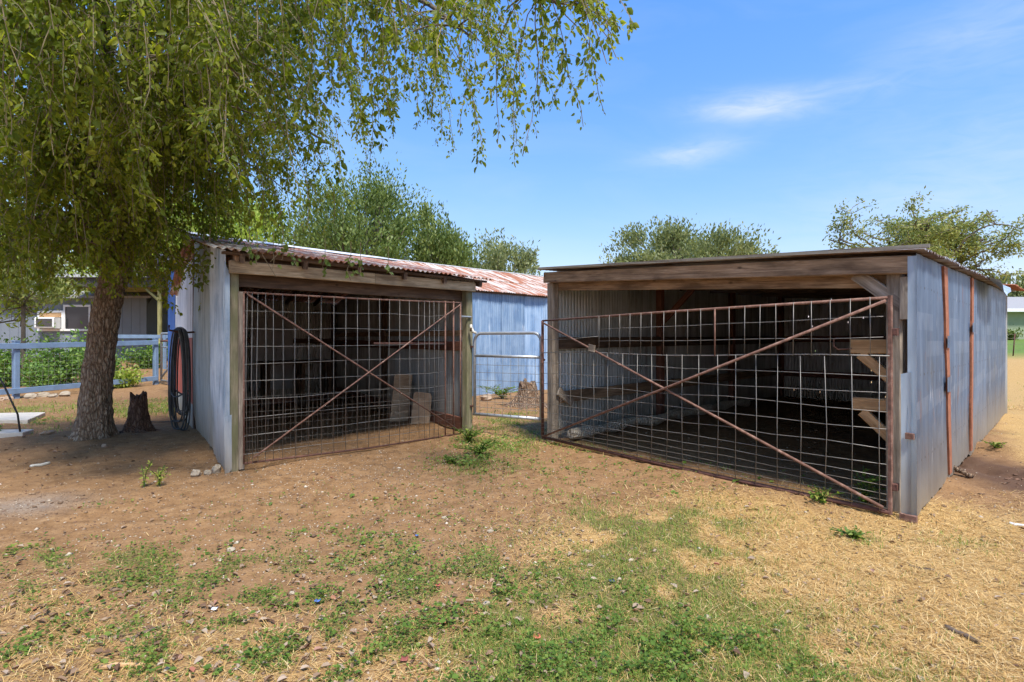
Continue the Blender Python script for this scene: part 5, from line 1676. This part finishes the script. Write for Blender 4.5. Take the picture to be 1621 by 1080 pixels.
# ------------------------------------------------------------------ slabs, stones, small things
def slab(name, label, quad, th):
    pts = [gpt(*p) for p in quad]
    V = [(x, y, g1(x, y) + th) for x, y in pts] + [(x, y, g1(x, y) - 0.08) for x, y in pts]
    o = np_mesh(name, V, [(0, 1, 2, 3), (7, 6, 5, 4), (0, 4, 5, 1), (1, 5, 6, 2), (2, 6, 7, 3), (3, 7, 4, 0)], M_slab)
    bv = o.modifiers.new("bevel", 'BEVEL'); bv.width = 0.012; bv.segments = 2
    return tag(o, label, "slab")


slab("concrete_slab", "farther pale concrete slab at left behind the black rod", [(-60, 673), (44, 672), (72, 659), (-60, 660)], 0.07)
slab("concrete_slab", "nearer pale concrete slab at left under the black rod", [(-60, 696), (36, 695), (54, 686), (-60, 687)], 0.06)


def rock(name, label, x, y, sx, sy, sz, mat, seed, cat="stone", group=None, rz=0.0, tilt=0.0):
    rg = np.random.default_rng(seed)
    n1, n2 = 6, 9
    V = [(0, 0, -1.0)]
    for i in range(1, n1):
        ph = -math.pi / 2 + math.pi * i / n1
        for j in range(n2):
            an = 2 * math.pi * j / n2
            k = 1 + rg.uniform(-0.22, 0.16)
            V.append((math.copysign(abs(math.cos(ph) * math.cos(an)) ** 0.75, math.cos(an)) * k, math.copysign(abs(math.cos(ph) * math.sin(an)) ** 0.75, math.sin(an)) * k, math.copysign(abs(math.sin(ph)) ** 0.8, ph) * k))
    V.append((0, 0, 1.0))
    Fc = [(0, 1 + (j + 1) % n2, 1 + j) for j in range(n2)]
    for i in range(n1 - 2):
        for j in range(n2):
            Fc.append((1 + i * n2 + j, 1 + i * n2 + (j + 1) % n2, 1 + (i + 1) * n2 + (j + 1) % n2, 1 + (i + 1) * n2 + j))
    last = len(V) - 1
    Fc += [(last, 1 + (n1 - 2) * n2 + j, 1 + (n1 - 2) * n2 + (j + 1) % n2) for j in range(n2)]
    V = [(a * sx, b_ * sy, c * sz) for a, b_, c in V]
    o = np_mesh(name, V, Fc, mat)
    o.location = (x, y, g1(x, y) + sz * 0.55)
    o.rotation_euler = (tilt, 0, rz)
    return tag(o, label, cat, group)


for i, (px, py, w, h_, lab) in enumerate(((48, 628, 18, 9, "broad white limestone first right of the left fence post"), (68, 625, 17, 8, "white limestone second right of the left fence post"),
                                         (85, 626, 13, 6, "small pale stone third right of the left fence post"), (103, 624, 18, 9, "white limestone nearest the big trunk under the fence"),
                                         (14, 629, 15, 6, "tan stone left of the fence post at the left edge"), (1, 631, 12, 6, "brown stone cut by the left picture edge"))):
    x, y = gpt(px, py + 3)
    k = y / F
    rock("stone", lab, x, y, w * k * 0.5, w * k * 0.4, h_ * k * 0.6, M_stone if i < 4 else M_stone_brown, 40 + i, "stone", "stones along the foot of the blue fence", i * 0.7)
for i, (px, py, w, h_, lab) in enumerate(((310, 753, 15, 12, "square pale rock left of the shed corner"), (329, 752, 11, 9, "small middle rock at the shed corner"), (343, 748, 16, 16, "tall pale rock against the shed corner sheet"),
                                         (166, 710, 10, 6, "tan pebble in front of the big trunk"), (75, 692, 20, 7, "reddish stone left of the big trunk"), (770, 634, 20, 12, "broken reddish stone under the walk gate"))):
    x, y = gpt(px, py)
    k = y / F
    rock("rock", lab, x, y, w * k * 0.5, w * k * 0.42, h_ * k * 0.55, M_stone if i < 3 else M_stone_brown, 60 + i, "rock", None, i * 1.1, 0.2)
for i, (px, py, w, mt, lab) in enumerate(((365, 870, 14, M_stone, "flat white stone in the bare soil at left"), (247, 937, 14, M_stone_brown, "rounded tan stone below the left weed patch"), (462, 937, 10, M_stone, "small pale stone in the weeds left of centre"),
                                         (770, 952, 12, M_stone, "pale chip in the middle foreground grass"), (950, 1062, 14, M_stone_brown, "orange tan stone at the bottom centre"), (484, 868, 8, M_stone_brown, "pinkish chip in the bare soil"),
                                         (703, 817, 9, M_stone, "small white stone on the bare path"), (776, 841, 10, M_stone, "white stone where the path meets the grass"), (605, 907, 8, M_stone, "white chip beside the weeds on the path"))):
    x, y = gpt(px, py)
    k = y / F
    rock("small_stone", lab, x, y, w * k * 0.5, w * k * 0.4, w * k * 0.25, mt, 80 + i, "stone", "loose stones on the yard", i)


def stick(name, label, a, b_, r, mat, lift=(0, 0), cat="stick"):
    (x0, y0), (x1, y1) = gpt(*a), gpt(*b_)
    pts = []
    for k in range(7):
        u = k / 6
        x, y = x0 + (x1 - x0) * u, y0 + (y1 - y0) * u
        pts.append((x + random.uniform(-.3, .3) * r, y + random.uniform(-.6, .6) * r, g1(x, y) + r * 0.8 + lift[0] * (1 - u) + lift[1] * u))
    V, Fc = sweep(pts, [r * random.uniform(0.8, 1.1) for _ in range(7)], 7)
    return tag(np_mesh(name, V, Fc, mat, None, True), label, cat)


stick("dead_stick", "dark dead stick lying in the straw at lower right", (1495, 994), (1550, 1017), 0.014, M_stick)
stick("thin_stick", "thin dark stick in the straw below the right gate", (1440, 891), (1478, 903), 0.008, M_stick)
stick("dead_stick", "long dead stick lying at the lower left", (190, 1018), (255, 998), 0.008, M_stick)
stick("wood_strip", "orange brown wood strip lying at the bottom left", (160, 1053), (232, 1051), 0.012, M_wood_new, cat="wood strip")
stick("plastic_pipe", "short off white pipe on the soil before the big tree", (49, 738), (78, 732), 0.018, M_cream_plastic, cat="pipe")
stick("bark_piece", "broken bark strip on the dug soil beside the shed side wall", (1507, 748), (1538, 757), 0.03, M_stump_pale, (0.05, 0.0), "bark")
stick("white_pipe", "short white pipe in the straw at the right edge", (1598, 828), (1630, 834), 0.014, M_white, cat="pipe")
stick("gravel_root", "thin root running along the soil from the stump to the hose", (228, 669), (285, 668), 0.012, M_stick, cat="root")
x, y = gpt(34, 694)
rod = np_mesh("iron_rod", *sweep([(x, y, -0.05), (x - 0.10, y + 0.05, 0.35), (x - 0.35, y + 0.1, 0.78), (x - 0.62, y + 0.15, 1.15)], 0.014, 6), M_black, None, True)
tag(rod, "thin black rod leaning at the left edge by the slabs", "rod")
for i, (px, py, s, lab, colr_) in enumerate(((503, 955, 8, "small bright blue scrap on the bare soil", (0.08, 0.16, 0.5)), (340, 967, 8, "white paper scrap in the lower left grass", (0.75, 0.75, 0.8)), (660, 845, 5, "tiny blue scrap on the bare path", (0.08, 0.18, 0.5)),
                                            (968, 917, 9, "dark blue grey scrap in the centre grass", (0.06, 0.08, 0.12)), (700, 982, 14, "red brown curled scrap in the centre foreground", (0.36, 0.09, 0.06)), (850, 1002, 11, "orange red scrap in the centre foreground grass", (0.5, 0.13, 0.07)),
                                            (640, 1042, 11, "dark red curled scrap at the bottom centre", (0.26, 0.07, 0.05)), (693, 925, 7, "small red scrap beside the weeds", (0.4, 0.09, 0.06)))):
    x, y = gpt(px, py); k = y / F * s * 0.75
    Vs = []; zb0 = g1(x, y)
    for a in range(4):
        for b2 in range(4):
            Vs.append((x + (a / 3 - .5) * k * 1.3 + random.uniform(-.1, .1) * k, y + (b2 / 3 - .5) * k * 1.5, zb0 + 0.012 + k * 0.5 * (abs(a / 3 - .5) + random.uniform(0, .35))))
    Fs = [(a * 4 + b2, (a + 1) * 4 + b2, (a + 1) * 4 + b2 + 1, a * 4 + b2 + 1) for a in range(3) for b2 in range(3)]
    o = np_mesh("scrap", Vs, Fs, plain("scrap_colour_%d" % i, colr_, 0.6, 0, 0.2, 20, 0), None, True)
    tag(o, lab, "scrap")
    so = o.modifiers.new("thick", 'SOLIDIFY'); so.thickness = 0.002


def weed(name, label, x, y, h, spread, nst, nl, ls, mat, cat="weed", group=None):
    zb0 = g1(x, y)
    t = thing(name, label, cat, (x, y, zb0), group)
    P = []; Ax = []
    for k in range(nst):
        an = RNG.uniform(0, 6.28); sp = spread * RNG.uniform(0.3, 1)
        hh = h * RNG.uniform(0.5, 1)
        pts = [np.array([x, y, zb0 - 0.01]), np.array([x + math.cos(an) * sp * 0.3, y + math.sin(an) * sp * 0.3, zb0 + hh * 0.6]), np.array([x + math.cos(an) * sp, y + math.sin(an) * sp, zb0 + hh])]
        c = catmull(pts, 6)
        tube("stem", [tuple(v) for v in c], 0.004, M_clover, t, 4)
        for _ in range(nl):
            u = RNG.uniform(0.25, 1)
            p = c[int(u * 6)]
            sd = RNG.normal(size=3) * np.array([1, 1, 0.4])
            P.append(p + sd * 0.012); Ax.append(sd + np.array([0, 0, 0.25]))
    P = np.array(P); Ax = np.array(Ax)
    Ls = RNG.uniform(0.6, 1.3, len(P)) * ls
    kind(leaf_mesh("leaves", P, Ax, unit(len(P)) * 0.6 + np.array([0, 0, 1]), Ls, Ls * 0.55, mat, t, 0.12), "stuff")


x, y = gpt(1370, 800); weed("leafy_weed", "leafy weed growing through the wide gate by the right corner post", x, y, 0.33, 0.22, 9, 14, 0.05, M_clover)
x, y = gpt(1300, 797); weed("leafy_weed", "low weed at the foot of the wide gate", x, y, 0.16, 0.2, 8, 9, 0.04, M_grass)
x, y = gpt(742, 700); weed("leafy_weed", "bushy weed at the foot of the green post by the walk gate", x, y, 0.26, 0.28, 14, 16, 0.045, M_clover)
x, y = gpt(760, 722); weed("leafy_weed", "second bushy weed in front of the walk gate post", x, y, 0.2, 0.3, 14, 14, 0.04, M_clover)
x, y = gpt(714, 735); weed("leafy_weed", "low weed on the path left of the walk gate", x, y, 0.1, 0.2, 10, 10, 0.035, M_clover)
x, y = gpt(228, 772); weed("seedling", "tall thin seedling in the soil before the left shed", x, y, 0.36, 0.08, 3, 22, 0.028, M_bgleaf_bright, "seedling")
x, y = gpt(252, 770); weed("seedling", "feathery low seedling right of the tall thin one", x, y, 0.22, 0.14, 6, 22, 0.025, M_bgleaf_bright, "seedling")
x, y = gpt(795, 632); weed("leafy_weed", "green weeds at the barn wall left of the rooted stump", x, y, 0.35, 0.7, 16, 14, 0.08, M_clover)
x, y = gpt(1575, 715); weed("leafy_weed", "small green weed on the soil beside the shed side wall", x, y, 0.1, 0.2, 8, 8, 0.04, M_grass)
x, y = gpt(1350, 848); weed("leafy_weed", "flat green weed in the straw below the wide gate", x, y, 0.07, 0.16, 10, 9, 0.04, M_clover)
x, y = gpt(-8, 690); weed("leafy_weed", "green weed clump at the left edge by the slab", x, y, 0.18, 0.25, 10, 12, 0.05, M_clover)


# ------------------------------------------------------------------ ground cover (uncountable)
def sample(n, y0=2.0, y1=12.0, power=1.0, xm=1.12):
    u = RNG.random(n)
    y = y0 * (y1 / y0) ** u if power == 1.0 else y0 + (y1 - y0) * u ** power
    x = RNG.uniform(-1, 1, n) * (xm * y + 0.6)
    return x, y


def in_shed(x, y):
    rx_ = (x - Cc[0]) * E2[0] + (y - Cc[1]) * E2[1]; rs_ = (x - Cc[0]) * G2[0] + (y - Cc[1]) * G2[1]
    inr = (rs_ > 0.1) & (rx_ > -0.1) & (rx_ < RW + 0.08) & (rs_ < SIDE_L + 0.2)
    M_ = np.linalg.inv(np.array([E1, G1]).T)
    lt = M_[0, 0] * (x - A[0]) + M_[0, 1] * (y - A[1]); ls_ = M_[1, 0] * (x - A[0]) + M_[1, 1] * (y - A[1])
    inl = (ls_ > 0.05) & (lt > -0.08) & (lt < LW + 0.05) & (ls_ < 10.2)
    tr_ = ((x + 6.1) ** 2 + (y - 8.3) ** 2) < 0.16
    return inr | inl | tr_


def blades(name, label, cat, x, y, L, W, flat, mat, lift=0.0):
    n = len(x)
    z = gz(x, y) - 0.003 + RNG.random(n) * lift
    an = RNG.uniform(0, 2 * math.pi, n)
    tilt = RNG.uniform(flat[0], flat[1], n)
    h = np.stack([np.cos(an) * np.cos(tilt), np.sin(an) * np.cos(tilt), np.sin(tilt)], 1)
    P0 = np.stack([x, y, z], 1)
    S = np.stack([-np.sin(an), np.cos(an), np.zeros(n)], 1) * (W / 2)[:, None]
    bend = np.array([0, 0, -1.0]) * (L * RNG.uniform(0.0, 0.25, n))[:, None] * np.clip(tilt, 0, 1)[:, None]
    Pm = P0 + h * (L * 0.55)[:, None]
    Pt = P0 + h * L[:, None] + bend + RNG.normal(size=(n, 3)) * (L * 0.06)[:, None] * np.array([1, 1, 0.3])
    V = np.stack([P0 - S, P0 + S, Pm + S * 0.8, Pm - S * 0.8, Pt], 1)
    b0 = (np.arange(n) * 5)[:, None]
    # quads for the stem, tip closed with a thin quad
    Fq = np.concatenate([b0 + np.array([[0, 1, 2, 3]])], 0)
    Ft = b0 + np.array([[3, 2, 4, 4]])
    V2 = np.concatenate([V, (Pt + S * 0.15)[:, None, :]], 1)
    b1 = (np.arange(n) * 6)[:, None]
    Fq = np.concatenate([b1 + np.array([[0, 1, 2, 3]]), b1 + np.array([[3, 2, 5, 4]])], 0)
    o = np_mesh(name, V2.reshape(-1, 3), Fq, mat, None, False, np.repeat(RNG.random(n), 6))
    o["label"] = label; o["category"] = cat
    return kind(o, "stuff")


# dry straw
x, y = sample(420000, 2.0, 13.0)
pm = hay_mask(x, y); pm = np.where(x > 0.88 * y + 0.6, np.maximum(pm, 0.5), pm)
kp = (RNG.random(len(x)) < pm * 0.85) & ~in_shed(x, y)
x, y = x[kp], y[kp]
sc = np.clip(y / 4.5, 0.8, 1.8)
L = RNG.uniform(0.03, 0.105, len(x)) * np.sqrt(sc)
blades("dry_grass", "dry yellow straw and cut grass covering the right foreground", "dry grass", x, y, L, RNG.uniform(0.0022, 0.0045, len(x)) * sc, (-0.05, 0.42), M_hay, 0.012)
print("hay", len(x))
# thin straw over everything in the foreground
x, y = sample(60000, 2.0, 11.0)
kp = (RNG.random(len(x)) < 0.03 + 0.2 * np.clip((4.6 - y) / 2.4, 0, 1) * fbm(x * 1.5, y * 1.5, 91, 3) * 1.6) & ~in_shed(x, y)
x, y = x[kp], y[kp]
blades("loose_straw", "loose straw bits scattered over the bare soil", "straw", x, y, RNG.uniform(0.03, 0.12, len(x)), RNG.uniform(0.002, 0.004, len(x)), (-0.03, 0.12), M_hay, 0.006)
# green grass
x, y = sample(620000, 2.0, 20.0)
kp = (RNG.random(len(x)) < green_mask(x, y) * 0.8 + 0.015 * hay_mask(x, y) + 0.22 * clover_mask(x, y)) & ~in_shed(x, y)
x, y = x[kp], y[kp]
sc = np.clip(y / 4.5, 0.8, 2.4)
blades("green_grass", "short green grass patches in the foreground yard", "grass", x, y, RNG.uniform(0.025, 0.065, len(x)) * np.sqrt(sc), RNG.uniform(0.0025, 0.005, len(x)) * sc, (0.35, 1.35), M_grass)
print("grass", len(x))
# broad-leaved ground weeds
x, y = sample(420000, 2.0, 14.0)
kp = (RNG.random(len(x)) < clover_mask(x, y) * 0.55) & ~in_shed(x, y)
x, y = x[kp], y[kp]
n = len(x)
print("clover", n)
hgt = RNG.random(n) ** 1.6 * 0.055 * (0.3 + clover_mask(x, y))
an = RNG.uniform(0, 6.28, n)
P = np.stack([x, y, gz(x, y) + 0.004 + hgt], 1)
Ax = np.stack([np.cos(an), np.sin(an), RNG.uniform(-0.2, 0.6, n)], 1)
Ls = RNG.uniform(0.013, 0.026, n) * (1 + 0.7 * (RNG.random(n) < 0.12)) * (0.75 + 0.5 * vnoise(x * 3, y * 3, 201)) * np.clip(y / 4.5, 0.85, 1.7)
o = leaf_mesh("ground_weeds", P, Ax, unit(n) * 0.5 + np.array([0, 0, 1.0]), Ls, Ls * 0.72, M_clover, None, 0.1)
o["label"] = "patches of small leafy green weeds on the yard soil"; o["category"] = "weeds"; kind(o, "stuff")
# fallen leaves
x, y = sample(9000, 2.0, 12.0)
dn = 0.10 + 0.5 * blob(x, y, 700, 960, 350, 120) + 0.5 * blob(x, y, 250, 1000, 300, 90) + 0.9 * blob(x, y, 230, 690, 70, 12) + 0.9 * blob(x, y, 245, 632, 60, 8) + 0.5 * blob(x, y, 60, 720, 120, 20) + 0.3 * blob(x, y, 905, 850, 70, 30)
kp = (RNG.random(len(x)) < dn) & ~in_shed(x, y)
x, y = x[kp], y[kp]; n = len(x)
an = RNG.uniform(0, 6.28, n)
P = np.stack([x, y, gz(x, y) + RNG.uniform(0.004, 0.02, n)], 1)
Ls = RNG.uniform(0.025, 0.055, n)
o = leaf_mesh("leaf_litter", P, np.stack([np.cos(an), np.sin(an), RNG.uniform(-0.15, 0.25, n)], 1), unit(n) * 0.4 + np.array([0, 0, 1.0]), Ls, Ls * 0.55, M_litter, None, 0.35, np.clip(RNG.random(n) ** 0.8, 0, 1) * 0.985)
o["label"] = "brown fallen leaves strewn over the yard"; o["category"] = "leaf litter"; kind(o, "stuff")


def pebbles(name, label, x, y, r, mat):
    n = len(x)
    oct_ = np.array([[1, 0, 0], [0, 1, 0], [-1, 0, 0], [0, -1, 0], [0.1, 0.05, 1], [0, 0, -1]], float)
    fo_ = np.array([[0, 1, 4], [1, 2, 4], [2, 3, 4], [3, 0, 4], [1, 0, 5], [2, 1, 5], [3, 2, 5], [0, 3, 5]])
    s = np.stack([r * RNG.uniform(0.7, 1.5, n), r * RNG.uniform(0.6, 1.1, n), r * RNG.uniform(0.35, 0.7, n)], 1)
    V = oct_[None] * RNG.uniform(0.75, 1.25, (n, 6, 1)) * s[:, None, :]
    an = RNG.uniform(0, 6.28, n); c, s_ = np.cos(an)[:, None], np.sin(an)[:, None]
    V = np.stack([V[..., 0] * c - V[..., 1] * s_, V[..., 0] * s_ + V[..., 1] * c, V[..., 2]], -1)
    V = V + np.stack([x, y, gz(x, y) + r * 0.15], 1)[:, None, :]
    Ff = (fo_[None] + (np.arange(n) * 6)[:, None, None]).reshape(-1, 3)
    o = np_mesh(name, V.reshape(-1, 3), Ff, mat, None, False, np.repeat(RNG.random(n) ** 1.3, 6))
    o["label"] = label; o["category"] = "gravel"
    return kind(o, "stuff")


x, y = sample(170000, 2.0, 14.0)
dn = 0.07 + 0.65 * blob(x, y, 540, 735, 200, 32) + 0.3 * blob(x, y, 600, 800, 300, 70) + 0.5 * blob(x, y, 40, 800, 90, 18) + 0.3 * blob(x, y, 560, 680, 130, 40) + 0.2 * blob(x, y, 850, 840, 120, 40) + 0.15 * blob(x, y, 1100, 700, 200, 50)
kp = RNG.random(len(x)) < dn
x, y = x[kp], y[kp]
pebbles("gravel", "small pale pebbles scattered over the bare soil", x, y, RNG.uniform(0.003, 0.011, len(x)) * (1 + (RNG.random(len(x)) < 0.04) * 1.2), M_pebble)
x, y = sample(26000, 2.0, 10.0)
kp = (RNG.random(len(x)) < 0.25 * (fbm(x * 2.0, y * 2.0, 131, 3) > 0.5)) & ~in_shed(x, y)
x, y = x[kp], y[kp]
blades("twig_debris", "dark bits of twig and bark strewn on the soil", "debris", x, y, RNG.uniform(0.02, 0.09, len(x)), RNG.uniform(0.002, 0.006, len(x)), (-0.03, 0.1), M_litter, 0.004)
# dark bits of debris and soil clods by the dug hollow
x, y = sample(14000, 4.0, 12.0)
dn = 0.10 + 0.9 * blob(x, y, 1530, 735, 50, 34) + 0.25 * blob(x, y, 290, 730, 90, 40) + 0.3 * blob(x, y, 1580, 690, 40, 25)
kp = (RNG.random(len(x)) < dn) & ~in_shed(x, y)
x, y = x[kp], y[kp]
pebbles("soil_clods", "brown soil clods and bark crumbs on the yard and dug ground", x, y, RNG.uniform(0.005, 0.014, len(x)) * (1 + 1.3 * blob(x, y, 1530, 735, 60, 44)), plain("clod_soil", (0.17, 0.09, 0.055), 0.95, 0, 0.35, 20, 0.3))
